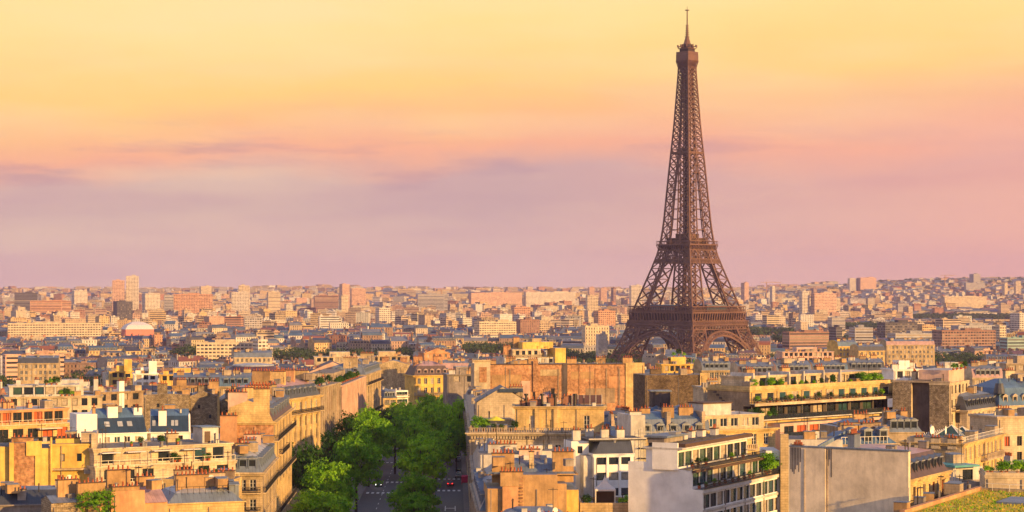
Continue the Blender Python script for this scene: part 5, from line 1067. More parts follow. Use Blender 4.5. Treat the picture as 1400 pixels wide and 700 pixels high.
b = Bld('apartment_block', 'grey and cream penthouse with garden trellis between the beige wall and the planted balconies', AB, (962, 530), (1012, 529.6), 470, 10, wall='cream2'); b.body(top='pale_roof', cornice=.3, win={'f': fr(4, 2, 1.4, 1.6, kind='plain')}); b.chimney(2, 4, 2.5, 1, 1.5); b.part('trellis', lambda m, h: [m.box(q*.8, .1, h, q*.8+.08, .2, h+1.2, 'frame_white') for q in range(10)]); b.done()
# --- pair of rubble towers with recessed dark panel
b = Bld('apartment_block', 'block with two brown rubble piers flanking a dark recessed panel, cream front to the right', AB, (1298, 524), (1325, 520), 452, 13.2, wall='cream2')
b.body(0, None, 0, 4.6, win={'f': fr(5, 6, 1.2, 1.9, kind='plain')}, sidewall={'l': 'rubble'}, top='gravel', cornice=.1); b.body(1.2, None, 4.6, 8.8, hi=.6, sidewall={'l': 'darkwall'}, top='gravel'); b.body(0, None, 8.8, 13.2, sidewall={'l': 'rubble'}, top='gravel')
b.part('lintel', lambda m, h: m.box(-.1, -.1, h, 1.4, 13.2, h+.4, 'beige')); b.balcony('f', 2, 12, -6.2, 1, 'iron'); b.body(3, 16, 1, 8, lo=0, hi=2.8, wall='pinkwall', top='pale_roof'); b.chimney(4, 9, 2, 1, 2.2); b.part('conservatory', lambda m, h: (m.box(5, -2.5, h-9.2, 10, -.05, h-6.3, 'frame_dark'), m.box(5.2, -2.56, h-8.8, 9.8, -2.5, h-6.7, 'glass'))); b.done(); yb = b
# --- big blind greige wall with mansard front
b = Bld('corner_block', 'block with huge soot-streaked greige blind wall and a dark dormered mansard front', AB, (1241, 658), (1298, 644), 280, 17, wall='yellow2')
b.body(win={'f': [fr(4, 5, 1.15, 2.3, top=1.0, fl=3.5, kind='brown')]}, cornice=.4, sidewall={'l': 'greypink'}, courses=(-.8,)); b.balcony('f', 0, None, -3.6, 1.0, 'iron')
b.mansard(h1=3.2, i1=1.9, h2=.9, i2=5, m='slate_brown', m2='zinc_pink', sides='frb', dorm={'f': 6}, dk='slate', dw=.9, dh=1.5)
b.part('party_wall', lambda m, h: (m.box(-.9, -.4, h-20, -.02, 17.3, h+4.2, 'greypink'), m.box(-1.0, -.5, h+4.2, .1, 17.4, h+4.4, 'zinc')))
b.part('flue', lambda m, h: m.box(-1.15, 11.8, h-20, -.91, 17.3, h+4.1, 'greypink')); b.part('drain_pipe', lambda m, h: m.box(-1.0, 11.5, h-12, -.9, 11.65, h+4, 'beige')); b.part('drain_pipe', lambda m, h: m.box(-1.25, 14.9, h-12, -1.16, 15.0, h+4, 'beige'))
for v0, n_, d_ in ((15.5, 7, 1.16), (10.9, 5, .91)):
    for q in range(n_):
        L_ = 1.2+b.r.random()*3.5; b.part('soot_streak', lambda m, h: m.box(-d_-.012, v0+q*.24, h+4.1-L_, -d_, v0+q*.24+.13, h+4.15, 'darkwall'))
b.chimney(-.6, 15.6, .8, 1.4, 4.4, base=3, m='greypink', n=5); b.chimney(3, 9, 2.4, 1, 6, base=3, m='zinc'); b.antenna(2, 12); b.part('roof_stair', lambda m, h: m.beam((2, 14, h+4.1), (5, 11, h+6.2), .5, 'zinc_blue')); b.done()
b = Bld('apartment_block', 'plain white blind wall with a cream quoin strip behind the soot-streaked wall', AB, (1078, 601), (1152, 601), 326, 9, wall='white2'); b.body(top='gravel'); b.part('quoin', lambda m, h: m.box(-1.3, -.1, h-14, 0, .6, h+.9, 'cream')); b.body(-3.6, -1.3, 1, 9, hi=-1.9, wall='white', top='zinc_pale'); b.chimney(4.5, 3, 1, 1, 1.2, pots=False, m='white2'); b.done()
b = Bld('apartment_block', 'olive-beige chimneyed block with zinc slopes right of the planted balconies', AB, (1146, 584), (1216, 583), 372, 10, wall='tan'); b.body(top='zinc'); b.mansard(2, b.W, 2, 10, h1=.9, i1=2, h2=.4, i2=2, m='zinc_blue', m2='zinc_blue'); b.chimney(.5, .2, 8, .8, .7, base=-1, m='tan', n=3); b.chimney(5, 5, 3, .8, 2, m='ochre'); b.done()
b = Bld('apartment_block', 'blue-grey zinc roof with white dormers and railings above the soot-streaked wall', AB, (1150, 609), (1228, 607), 330, 9, wall='beige'); b.body(); b.mansard(h1=1.8, i1=2, h2=.5, i2=2, m='zinc_blue', m2='zinc', sides='frbl', dorm={'f': 3}); b.chimney(2, 3, 2, .8, 3, base=0); b.chimney(6, 4, 2, .8, 3.2, base=0, m='tan'); b.part('roof_rail', lambda m, h: [m.box(q*.7, -.1, h, q*.7+.06, -.04, h+1.3, 'frame_white') for q in range(13)]+[m.box(0, -.1, h+1.3, 8.8, -.04, h+1.37, 'frame_white')]); b.done()
b = Bld('apartment_block', 'small mansard with four blue dormers and brick stacks below the rubble piers', AB, (1212, 592), (1262, 591.4), 390, 9, wall='beige'); b.body(); b.mansard(h1=2.6, i1=1.6, h2=.8, i2=2, m='zinc', m2='zinc', dorm={'f': 4}); b.chimney(.5, 3, 1.4, 1, 4.2, base=0, m='beige', n=2); b.chimney(4, 3, 1.4, 1, 4, base=0, m='ochre', n=2); b.done()
# --- long cream block with glass pyramids
b = Bld('corner_block', 'long yellow block whose roof carries a glass pyramid, white rails and dishes', AB, (1316, 607), (1372, 593), 352, 11, wall='yellow2')
b.body(win={'f': fr(9, 5, 1.2, 2.2, top=.9, fl=3.5), 'l': [fr(3, 2, 1.2, 1.3, kind='plain', top=1.2)]}, cornice=.5, top='gravel', sidewall={'l': 'cream2'}); b.body(0, 6, 1, 10, lo=-9, hi=.9, wall='cream2', top='gravel')
b.balcony('f', 12, 24, -3.6, 1.4, 'stone')
def pyr(m, h, u, v, a, hh): m.loft([[(u-a, v-a, h+.1), (u+a, v-a, h+.1), (u+a, v+a, h+.1), (u-a, v+a, h+.1)], [(u-.1, v-.1, h+hh), (u+.1, v-.1, h+hh), (u+.1, v+.1, h+hh), (u-.1, v+.1, h+hh)]], 'glass_green'); [m.beam((u+sx*a, v+sy*a, h+.15), (u, v, h+hh+.05), .12, 'frame_white') for sx in (-1, 1) for sy in (-1, 1)]; [m.beam((u+sx*a*.5, v-a, h+.15), (u, v, h+hh+.05), .08, 'frame_white') for sx in (-1, 0, 1)]
b.part('glass_pyramid', pyr, 9, 4.5, 3.2, 2.6); b.part('glass_pyramid', pyr, 18, 5, 2.2, 1.8)
b.part('roof_rail', lambda m, h: [m.box(q*.9, .1, h, q*.9+.06, .16, h+1.1, 'frame_white') for q in range(int(b.W/.9))]+[m.box(0, .1, h+1.05, b.W, .16, h+1.12, 'frame_white'), m.box(0, .1, h+.5, b.W, .14, h+.55, 'frame_white')])
b.part('roof_rail', lambda m, h: [m.beam((6+q*1.4, 9, h), (7.4+q*1.4, 9, h+1.2), .08, 'frame_white') for q in range(14)]+[m.beam((7.4+q*1.4, 9, h), (6+q*1.4, 9, h+1.2), .08, 'frame_white') for q in range(14)])
for u, v in ((1, 6), (2.4, 4), (3.6, 7)): b.dish(u, v, 2.2, .8)
for v in (1, 4, 7): b.chimney(-.3, v, .6, 1.6, .9, m='cream2', n=3)
b.antenna(1, 1, 3.6); b.antenna(2, 3, 3.8); b.done()
# --- right edge
b = Bld('corner_block', 'cream walled block cut by the right edge with a tall pale blind upper wall', AB, (1364, 570), (1440, 568), 405, 10, wall='cream2'); b.body(win={'f': fr(4, 4, 1.2, 2, top=4, fl=3.2, kind='brown')}, courses=(-3.4,), top='pale_roof', cornice=.3); b.chimney(3, 4, 3, 1, 1.3); b.done()
b = Bld('corner_block', 'navy zinc domed mansard with round dormers at the right edge', AB, (1366, 556), (1440, 553), 470, 14, wall='cream2'); b.body(win={'f': fr(5, 2, 1.2, 2)}); b.mansard(h1=4.2, i1=2.2, h2=2, i2=4, m='zinc_blue', m2='zinc_blue', dorm={'f': 5, 'l': 3}, dk='cream2'); b.part('finial', lambda m, h: (m.cyl(1.5, 1.5, h+3, h+5.4, 1.4, .9, 'slate', 10), m.cyl(1.5, 1.5, h+5.4, h+6.6, .7, .1, 'zinc_blue', 8))); b.chimney(9, 7, 3, 1, 8, base=3); b.done()
b = Bld('apartment_block', 'dark slate mansard row with many dormers left of the domed corner', AB, (1322, 562), (1366, 556), 455, 11, wall='cream2'); b.body(win={'f': fr(7, 4, 1.1, 1.9)}, cornice=.5); b.mansard(h1=3.2, i1=1.7, h2=1, i2=3, m='slate', m2='zinc', dorm={'f': 7}, dk='slate'); b.chimney(3, 4, 3, 1, 5.4, base=1); b.chimney(12, 5, 3, 1, 5.4, base=1, m='white2'); b.done()
b = Bld('apartment_block', 'low white roof room with flat teal canopy right of the dormered mansard', AB, (1303, 637), (1343, 635), 335, 6, wall='white2'); b.body(hi=-.3, win={'f': [fr(1, 1, 2.2, 1.8, kind='plain', top=.4)]}, top='gravel'); b.part('canopy', lambda m, h: m.box(-.6, -1.2, h-.2, b.W*.75, 5, h+.15, 'tealroof')); b.part('canopy_post', lambda m, h: m.box(-.5, -1.1, h-3, -.4, -1, h-.2, 'frame_white')); b.body(-2.6, b.W+3, -3, 0, hi=-2.9, wall='concrete', top='gravel', parapet=.4); b.done()
b = Bld('apartment_block', 'long pale cream parapet wall with hedge on top at the right edge', AB, (1347, 650), (1440, 651), 322, 8, wall='cream2'); b.body(top='gravel', parapet=.5, cornice=.15); b.done(); hb = b
b = Bld('green_roof_block', 'flat roof planted with dry yellow-green grass at the bottom right corner', 'planted roof', (1238, 702), (1341, 669), 262, 3, Y1=293, wall='cream', excl=False)
b.body(0, b.W, -40, 0, hi=-.05, top='grassroof'); b.part('parapet', lambda m, h: (m.box(-.3, .0, h-.5, b.W+.3, .7, h+.45, 'orangewall'), m.box(b.W-.3, -40, h-.5, b.W+.3, -.02, h+.35, 'cream')))  # orange sunlight on the long parapet is put into its colour
b.part('deck', lambda m, h: m.box(18, -16, h-.04, 26, -7, h+.25, 'zinc')); b.part('guard_rail', lambda m, h: [m.box(b.W-1, -2-q*2.5, h, b.W-.93, -1.93-q*2.5, h+1.1, 'frame_white') for q in range(12)]+[m.box(b.W-1, -31, h+1.05, b.W-.93, -1, h+1.12, 'frame_white')])
b.done(); gb = b; ORECT.append((gb.p0.x+20, gb.p0.y-40, 1, 0, 40, 60))
# ---- generic but individual blocks of the middle distance (photo pixels): x0,x1,eave y,Y,D,wall,roof,n,rows,label
MID = [
 (150, 182, 508, 900, 12, 'yellow', 'flat', 3, 2, 'bright yellow flat block with a tall stair tower below the domed arena'),
 (183, 216, 511, 880, 12, 'white', 'flat', 3, 2, 'white flat-roofed block right of the yellow stair tower'),
 (218, 278, 512, 860, 12, 'yellow', 'flat', 6, 1, 'long low bright yellow penthouse with dark glazing'),
 (60, 128, 531, 640, 12, 'white2', 'flat', 5, 2, 'white flat block with tall roof posts above the cream row'),
 (236, 300, 528, 640, 12, 'ochre', 'mansard', 6, 3, 'ochre block with zinc mansard and red pots above the rubble walls'),
 (300, 345, 529, 600, 12, 'cream', 'mansard', 4, 3, 'cream block with zinc mansard below the round plum-roofed hall'),
 (345, 384, 534, 560, 14, 'orangewall', 'mansard', 4, 3, 'orange block with pale pink roof and red pots below the plum-roofed hall'),
 (612, 655, 512, 700, 12, 'concrete', 'flat', 2, 1, 'plain grey blind block left of the orange brick wall'),
 (596, 640, 505, 900, 12, 'cream', 'mansard', 5, 3, 'cream block with slate roof between the mansard end block and the grey blind block'),
 (1010, 1060, 513, 640, 12, 'cream2', 'mansard', 6, 2, 'cream block with long blue zinc roof above the beige blind wall'),
 (1062, 1110, 511, 650, 12, 'pinkwall', 'mansard', 6, 2, 'pinkish block with plum mansard above the planted balconies'),
 (1112, 1160, 510, 660, 12, 'cream', 'mansard', 6, 2, 'cream mansard block in the middle of the row above the planted balconies'),
 (1160, 1210, 507, 680, 12, 'beige', 'mansard', 6, 2, 'beige mansard block at the right end of the row above the planted balconies'),
 (1222, 1260, 505, 620, 10, 'white', 'flat', 3, 2, 'white cube-like roof block above the rubble piers'),
 (1282, 1330, 507, 640, 10, 'white2', 'flat', 4, 2, 'row of white roof huts with pots right of the rubble piers'),
 (1330, 1372, 517, 600, 12, 'cream2', 'mansard', 5, 3, 'cream block with grey roof left of the navy domed corner'),
 (1376, 1440, 497, 700, 14, 'beige', 'flat', 5, 3, 'beige slab-sided block high at the right edge'),
 (1070, 1140, 481, 1200, 14, 'pinkwall', 'flat', 10, 2, 'long peach block with dark loggias right of the tower foot'),
 (1146, 1172, 474, 1250, 14, 'yellow', 'mansard', 5, 3, 'bright yellow block with two brick stacks right of the peach loggia block'),
 (1174, 1210, 480, 1230, 14, 'yellow2', 'mansard', 6, 3, 'honey block with grey mansard right of the bright yellow block'),
 (1212, 1278, 472, 1400, 14, 'cream', 'mansard', 12, 4, 'long cream haussmann terrace left of the dark office slab'),
 (905, 955, 498, 760, 10, 'yellow', 'flat', 6, 1, 'low yellow terrace with trellises below the tower foot'),
 (960, 1000, 507, 700, 12, 'cream', 'mansard', 5, 2, 'cream block with zinc mansard below the right foot of the tower'),
 (430, 500, 488, 1100, 14, 'cream2', 'flat', 8, 3, 'wide cream flat block above the peach gabled block'),
 (500, 560, 487, 1150, 14, 'cream', 'flat', 7, 3, 'cream block with white window bands above the patchy blind wall'),
 (580, 615, 483, 1200, 16, 'orangewall', 'gable', 4, 2, 'terracotta block with gabled roof above the avenue end'),
 (320, 372, 489, 1180, 14, 'cream2', 'mansard', 8, 3, 'cream mansard block right above the round plum-roofed hall'),
 (24, 80, 497, 1050, 12, 'cream', 'mansard', 8, 3, 'cream mansard block behind the left end of the green tree belt'),
]
for (x0, x1, ey, Y, D, wm_, rf, n, rows, lab) in MID:
    b = Bld('apartment_block', lab, AB, (x0, ey), (x1, ey-.3), Y, D, wall=wm_)
    b.body(win={'f': fr(n, rows, 1.3 if rf != 'flat' else min(2.2, b.W/n*.6), 2.0, kind='french' if rf != 'flat' else 'plain')}, cornice=.4, top='pale_roof' if rf == 'flat' else 'zinc')
    if rf == 'mansard': b.mansard(m=b.r.choice(('zinc', 'slate', 'zinc_blue', 'zinc_pink', 'slate_brown')), m2='zinc', sides='fb', h1=2.8, i1=1.2, h2=1.2, i2=3.5, dorm={'f': n} if Y < 760 else {})
    elif rf == 'gable': b.gable(rh=3, m='tile', axis='y')
    else: b.body(b.W*.3, b.W*.7, 3, D-2, lo=0, hi=2.6, top='pale_roof')
    for q in range(3): b.chimney(b.W*(.08+.33*q), 3+q, 2.2, .9, (4.5 if rf == 'mansard' else 1.4)+.25*q, base=0, m=b.r.choice((wm_, 'ochre', 'tan', 'white2')), n=3)
    if 'stair tower' in lab: b.body(b.W*.62, b.W*.95, 0, 5, lo=-1, hi=5.5, top='pale_roof')
    b.antenna(b.W*.5, 4, 3.5); b.done()
# ---------------------------------------------------------------- trees of the avenue
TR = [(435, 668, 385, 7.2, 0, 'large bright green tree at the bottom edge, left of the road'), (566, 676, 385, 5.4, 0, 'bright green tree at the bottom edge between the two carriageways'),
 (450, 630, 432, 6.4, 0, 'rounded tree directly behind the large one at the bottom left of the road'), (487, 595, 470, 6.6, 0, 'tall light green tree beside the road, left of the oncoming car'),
 (414, 604, 462, 5.6, 1, 'dark green tree against the yellow avenue front'), (567, 646, 440, 5.4, 0, 'median tree just behind the bright one at the bottom edge'),
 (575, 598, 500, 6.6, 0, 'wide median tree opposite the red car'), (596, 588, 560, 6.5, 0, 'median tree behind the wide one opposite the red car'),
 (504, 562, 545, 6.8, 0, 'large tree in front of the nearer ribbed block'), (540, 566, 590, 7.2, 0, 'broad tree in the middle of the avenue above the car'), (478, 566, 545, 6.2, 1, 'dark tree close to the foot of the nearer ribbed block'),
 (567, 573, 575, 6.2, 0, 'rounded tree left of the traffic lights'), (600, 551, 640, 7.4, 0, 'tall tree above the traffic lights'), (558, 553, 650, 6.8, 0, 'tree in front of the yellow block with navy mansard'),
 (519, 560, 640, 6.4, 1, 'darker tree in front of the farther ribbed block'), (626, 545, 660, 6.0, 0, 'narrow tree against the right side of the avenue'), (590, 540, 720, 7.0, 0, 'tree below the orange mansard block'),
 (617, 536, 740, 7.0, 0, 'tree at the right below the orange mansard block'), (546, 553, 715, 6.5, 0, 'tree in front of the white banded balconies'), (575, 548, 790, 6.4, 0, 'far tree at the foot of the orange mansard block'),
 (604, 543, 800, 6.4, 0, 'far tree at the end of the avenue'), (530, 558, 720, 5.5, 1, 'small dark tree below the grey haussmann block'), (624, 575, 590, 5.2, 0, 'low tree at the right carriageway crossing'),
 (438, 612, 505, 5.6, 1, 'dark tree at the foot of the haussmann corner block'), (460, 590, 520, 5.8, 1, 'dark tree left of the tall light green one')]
for i, (px, top, Y, rad, dk, lab) in enumerate(TR): tree(px, top, Y, rad, lab, 'trees along the avenue', bool(dk), i)
# bush on the roof, bottom left
o = empty('round_bush', P_ := ((131-700)/F*285, 285, H-(700-HY)/F*285-1.2)); tag(o, 'large round dark green bush at the bottom left edge', 'bush')
inst('foliage', leafmesh('foliage', [(0, 0, 2.4, 2.5, 2.3), (1, .3, 3, 1.6, 1.4), (-1.1, 0, 2.8, 1.5, 1.3)], 5200, .12, 'leaf', 9), o); inst('stem', trunkmesh('stem', 3, .12, 3), o)
b = Bld('apartment_block', 'low flat roof under the round bush at bottom left', AB, (108, 706), (156, 706), 283, 6, wall='tan'); b.body(); b.done()
# ---------------------------------------------------------------- road traffic
def car(x, y, rz, body, label, lights):
    o = empty('car', (x, y, g(0, y)+.31), rz); tag(o, label, 'car', 'cars on the avenue')
    m = MB(); prof = [(-2.1, .35), (-2.15, .75), (-1.5, .92), (-.9, 1.38), (.7, 1.42), (1.35, 1.0), (2.0, .9), (2.15, .6), (2.1, .35)]
    L_ = [(x_, -.82, z) for x_, z in prof]; R_ = [(x_, .82, z) for x_, z in prof]; n = len(prof)
    for k in range(n-1): m.face([L_[k], R_[k], R_[k+1], L_[k+1]][::-1], body)
    m.face(L_, body); m.face(R_[::-1], body); m.build('body', o)
    m = MB()
    for sy in (-.83, .83): m.face([(-1.35, sy, .95), (-.85, sy, 1.32), (.65, sy, 1.36), (1.15, sy, 1.0)][::(1 if sy < 0 else -1)], 'glass')
    m.face([(.76, -.7, 1.41), (1.33, -.74, 1.04), (1.33, .74, 1.04), (.76, .7, 1.41)], 'glass'); m.face([(-1.48, -.74, .97), (-.96, -.7, 1.37), (-.96, .7, 1.37), (-1.48, .74, .97)], 'glass'); m.build('windows', o)
    for wx in (-1.35, 1.35):
        for wy in (-.8, .8):
            m = MB(); m.cyl(0, 0, -.11, .11, .33, .33, 'tyre', 12); w_ = m.build('wheel', o); w_.location = (wx, wy, .33); w_.rotation_euler = (R(90), 0, 0)
    for sy in (-.6, .6):
        m = MB(); m.box(2.1, sy-.16, .62, 2.2, sy+.16, .78, 'headlamp' if lights else 'frame_white'); m.build('headlight', o); m = MB(); m.box(-2.2, sy-.15, .65, -2.12, sy+.15, .8, 'tail' if body == 'carred' else 'shutter_red'); m.build('tail_light', o)
car(AVL(540)+15.8-2.2, 545, R(-90), 'carblue', 'dark blue car with headlights driving towards the viewer between the trees', True)
car(AVL(610)+18.4, 612, R(-90), 'carblack', 'black car farther up the left carriageway', True)
car(AVL(548)+33.2, 548, R(90), 'carred', 'red car on the right carriageway', False)
car(AVL(640)+35.2, 650, R(90), 'cargrey', 'grey car farther up the right carriageway by the facades', False)
for k_, (yy, cc, nm) in enumerate(((575, 'cargrey', 'farther silver'), (590, 'carblack', 'farther black'))): car(AVL(yy)+35.5, yy, R(90), cc, f'{nm} car parked against the right kerb of the avenue', False)
car(AVL(700)+34, 690, R(90), 'carblack', 'dark car parked farthest along the right carriageway', False)
for (px, Y, lab) in ((605, 600, 'traffic light with red lamp at the left of the right carriageway'), (611, 640, 'second traffic light with red lamp farther along the right carriageway')):
    x = (px-700)/F*Y; o = empty('traffic_light', (x, Y, g(0, Y)+.44)); tag(o, lab, 'traffic light')
    m = MB(); m.cyl(0, 0, 0, 3.2, .08, .07, 'iron'); m.build('pole', o); m = MB(); m.box(-.25, -.2, 3.0, .25, .2, 4.3, 'iron'); m.build('housing', o); m = MB(); m.cyl(0, 0, 0, .1, .22, .2, 'redlamp', 12); q = m.build('red_lamp', o); q.location = (0, -.2, 4.0); q.rotation_euler = (R(90), 0, 0)
for k in range(6):
    y = 500+k*52; x = AVL(y)+10.0 if k % 2 else AVL(y)+29.0
    o = empty('street_lamp', (x, y, g(0, y)+.44)); tag(o, f'thin dark street lamp, {("first", "second", "third", "fourth", "fifth", "sixth")[k]} nearest along the avenue kerbs', 'street lamp', 'street lamps along the avenue'); m = MB(); m.cyl(0, 0, 0, 8, .1, .06, 'iron'); m.beam((0, 0, 8), (1.4, 0, 8.4), .08, 'iron'); m.build('pole', o); m = MB(); m.box(1.2, -.15, 8.3, 2, .15, 8.45, 'frame_white'); m.build('lamp_head', o)
o = empty('awning', (AVR(520)-.2, 520, g(0, 520))); tag(o, 'small magenta awning on the avenue front beside the red car', 'awning'); m = MB(); m.box(-1.6, -2, 3.6, 0, 2, 5.2, 'awning'); m.build('canopy', o); m = MB(); m.box(-1.62, -2, 3.2, -1.5, 2, 3.6, 'awning'); m.build('valance', o)
# avenue front, east side, farther parts (edge-on facades)
for k, (y0, y1, zt, wm_, lab) in enumerate(((360, 412, 17, 'beige', 'beige stone avenue front low on the right of the road'), (442, 520, 19, 'cream', 'cream stone avenue front opposite the ribbed blocks'), (524, 596, 18, 'cream2', 'pale avenue front beyond the cream one on the right of the road'), (618, 690, 15, 'beige', 'farthest beige avenue front on the right side'), )):
    px0 = 700+F*AVR(y1)/y1; pyy = HY+(H-zt)*F/y1; px1 = 700+F*AVR(y0)/y0
    b = Bld('avenue_block', lab, AB, (px0, pyy), (px1, HY+(H-zt)*F/y0), y1, 7 if k == 0 else 12, Y1=y0, wall=wm_)
    b.body(win={'f': fr(int(b.W/3), 5, 1.2, 2.1, top=1, fl=3.5)}, cornice=.6, courses=(-3.6,)); b.mansard(h1=2.6, i1=1.3, h2=1, i2=2, m='zinc_blue', m2='zinc', sides='fb'); b.balcony('f', 0, None, -3.4, .9, 'iron'); b.done()
# ---------------------------------------------------------------- rooftop plants
def row(bld, us, v, dz, s_, label, group, dark=False, wide=1.0):
    for u in us:
        k = bld.r.uniform(.35, 1.15)
        if bld.r.random() < .15: continue
        u = u+bld.r.uniform(-.6, .6); plant(bld.world(u, v+bld.r.uniform(-.1, .1), dz), s_*k, label, group, dark if dark != 2 else bld.r.random() < .5, True, bld.ang, wide=wide)
row(cter, (13.2, 14.2, 15.4, 19, 20.5), .9, -2.8, 1.4, 'leafy shrub on the upper terrace of the long cream terraced block', 'shrubs on the upper cream terrace', 2)
row(cter, (11, 13.4, 16, 18.2, 21.6), -.9, -5.8, 1.5, 'leafy shrub on the lower terrace of the long cream terraced block', 'shrubs on the lower cream terrace', 2)
row(cter, (7.6, 9.0, 12.2, 16), 3.5, .05, 1.2, 'potted plant on the roof terrace in front of the navy-roofed houses', 'pots before the navy-roofed houses', 2)
row(ob, (1.4, 3, 4.8, 6.6, 8.4), 1.2, .3, 1.7, 'potted shrub on the stone balustraded terrace', 'pots on the balustraded terrace', 2)
row(ob, (.6, 2.8, 8.6), 8.5, .1, 3.2, 'tall shrub at the foot of the cream gabled party wall', 'shrubs by the gabled wall', 2)
row(rb, [1+q*2.5 for q in range(10)], 3.2, 2.95, .9, 'potted plant on the upper glazed terrace of the white blind-walled block', 'plants on the upper glazed terrace', 2)
row(rb, [1+q*2.4 for q in range(12)], .8, .1, .9, 'potted plant on the lower glazed terrace of the white blind-walled block', 'plants on the lower glazed terrace', 2)
row(rb, (28, 29.6, 30.8), 1.2, .1, 2.6, 'large shrub at the far end of the glazed terraces', 'shrubs at the end of the glazed terraces', False)
row(ub, [1.5+q*2.2 for q in range(22)], 1.5, .1, 1.9, 'shrub of the penthouse garden on the long balconied block', 'penthouse garden shrubs', 2)
row(ub, [1.2+q*2.3 for q in range(20)], -.8, -2.9, 1.2, 'plant on the upper balcony of the long yellow block', 'plants on the upper long balcony', 2)
row(ub, (2, 3.6, 5.0, 6.6, 8), -.8, -6.4, 2.0, 'shrub on the lower balcony at the left end of the long yellow block', 'shrubs at the left of the lower balcony', 2)
row(tb, (.6, 1.6, 6.4, 7.2), .9, .05, 1.2, 'leafy planter beside the white gazebo', 'planters beside the gazebo', 2)
row(hb, [.6+q*1.1 for q in range(9)], 2.2, .05, 2.0, 'leafy shrub of the hedge above the pale parapet at the right edge', 'hedge shrubs at the right edge', False)
row(yb, (2, 5, 9, 12), -.3, 2.9, 2.0, 'rooftop shrub above the rubble piers', 'shrubs above the rubble piers', 2)
pz = ob.world(5.0, 9, .1); o = empty('parasol', pz); tag(o, 'bright yellow parasol on the terrace by the cream gabled wall', 'parasol'); m = MB(); m.cyl(0, 0, 0, 2.4, .04, .04, 'frame_white'); m.build('pole', o); m = MB(); m.cyl(0, 0, 2.0, 2.8, 2.0, .1, 'parasol', 10); m.build('canopy', o)
for i_, q in enumerate(RIBS): row(q, [2+k*4.5 for k in range(int(q.W/4.6))], 1.6, .02, 2.0, 'roof garden shrub on the '+('nearer', 'farther')[i_]+' ribbed block', 'roof garden shrubs on the '+('nearer', 'farther')[i_]+' ribbed block', True)
DG = bpy.context.evaluated_depsgraph_get(); DG.update()
# small roof gardens on assorted roofs, each shrub its own thing
for lab_, px_, py_, Y_, n_ in (('above the orange penthouse', 60, 540, 548, 6), ('beside the rubble party walls', 150, 548, 500, 4), ('on the peach gabled block terrace', 440, 519, 742, 6), ('left of the beige blind wall', 945, 522, 500, 5), ('on the low yellow terrace below the tower', 915, 497, 762, 8), ('right of the planted balconies', 1215, 517, 500, 5)):
    for k_ in range(n_):
        X_ = (px_+k_*7-700)/F*Y_; hit_ = S.ray_cast(DG, Vector((X_, Y_+3, 70)), Vector((0, 0, -1)))
        if not hit_[0] or hit_[1].z < 12 or hit_[2].z < .9: continue
        plant(hit_[1], 1.1+.9*((k_*37) % 5)/4, 'roof garden shrub '+lab_, 'roof garden shrubs '+lab_, k_ % 2 == 0)
# ================================================================ landmarks of the far city: x0, x1, top y, distance, depth, colour, wall kind, label
def tower_block(x0, x1, yt, Y, D, col, wk, lab, cat='tower block', rot=None, yb=None):
    xa, xb = (x0-700)/F*Y, (x1-700)/F*Y; z0 = g((xa+xb)/2, Y)-1; h = H-(yt-HY)/F*Y-z0; W = xb-xa
    r = random.Random(int(x0*3+yt)); an = r.uniform(.12, .45) if rot is None else rot
    o = empty('tower_block' if h > 32 else 'slab_block', ((xa+xb)/2, Y+D/2, z0), an); tag(o, lab, cat)
    W = max(8, (W-D*abs(math.sin(an)))/math.cos(an)); wall = MB(); wall.col = col; ro = MB(); ro.col = (.3, .29, .28)
    x_, y_ = W/2, D/2
    def wq(a, b):
        L_ = math.hypot(b[0]-a[0], b[1]-a[1]); wall.face([(*a, 0), (*b, 0), (*b, h), (*a, h)], wk, [(0, -h), (L_, -h), (L_, 0), (0, 0)])
    P4 = [(-x_, -y_), (x_, -y_), (x_, y_), (-x_, y_)]
    for k in range(4): wq(P4[k], P4[(k+1) % 4])
    for e in ((-x_, -y_, x_, -y_+.6), (-x_, y_-.6, x_, y_)): wall.box(e[0], e[1], h, e[2], e[3], h+1.1, 'city_p')
    for e in ((-x_, -y_+.6, -x_+.6, y_-.6), (x_-.6, -y_+.6, x_, y_-.6)): wall.box(e[0], e[1], h, e[2], e[3], h+1.1, 'city_p')
    ro.face([(p[0], p[1], h+.05) for p in P4], 'city_f'); wall.build('wall', o); ro.build('roof', o)
    p = MB(); p.col = tuple(c*.85 for c in col); q = r.uniform(-.5, .2)*x_; p.box(q, -y_*.5, h, q+x_*.6, y_*.4, h+r.uniform(2.5, 4), 'city_p'); p.box(q-x_*.35, -y_*.2, h, q-x_*.2, y_*.3, h+2, 'city_p'); p.build('plant_room', o)
    ORECT.append(((xa+xb)/2-W/2, Y, 1, 0, W, D)); return o
PK, WH, OR, DK, GY, CR, BR = (.70, .45, .36), (.72, .66, .60), (.66, .36, .22), (.10, .10, .13), (.42, .42, .46), (.72, .60, .44), (.34, .20, .16)
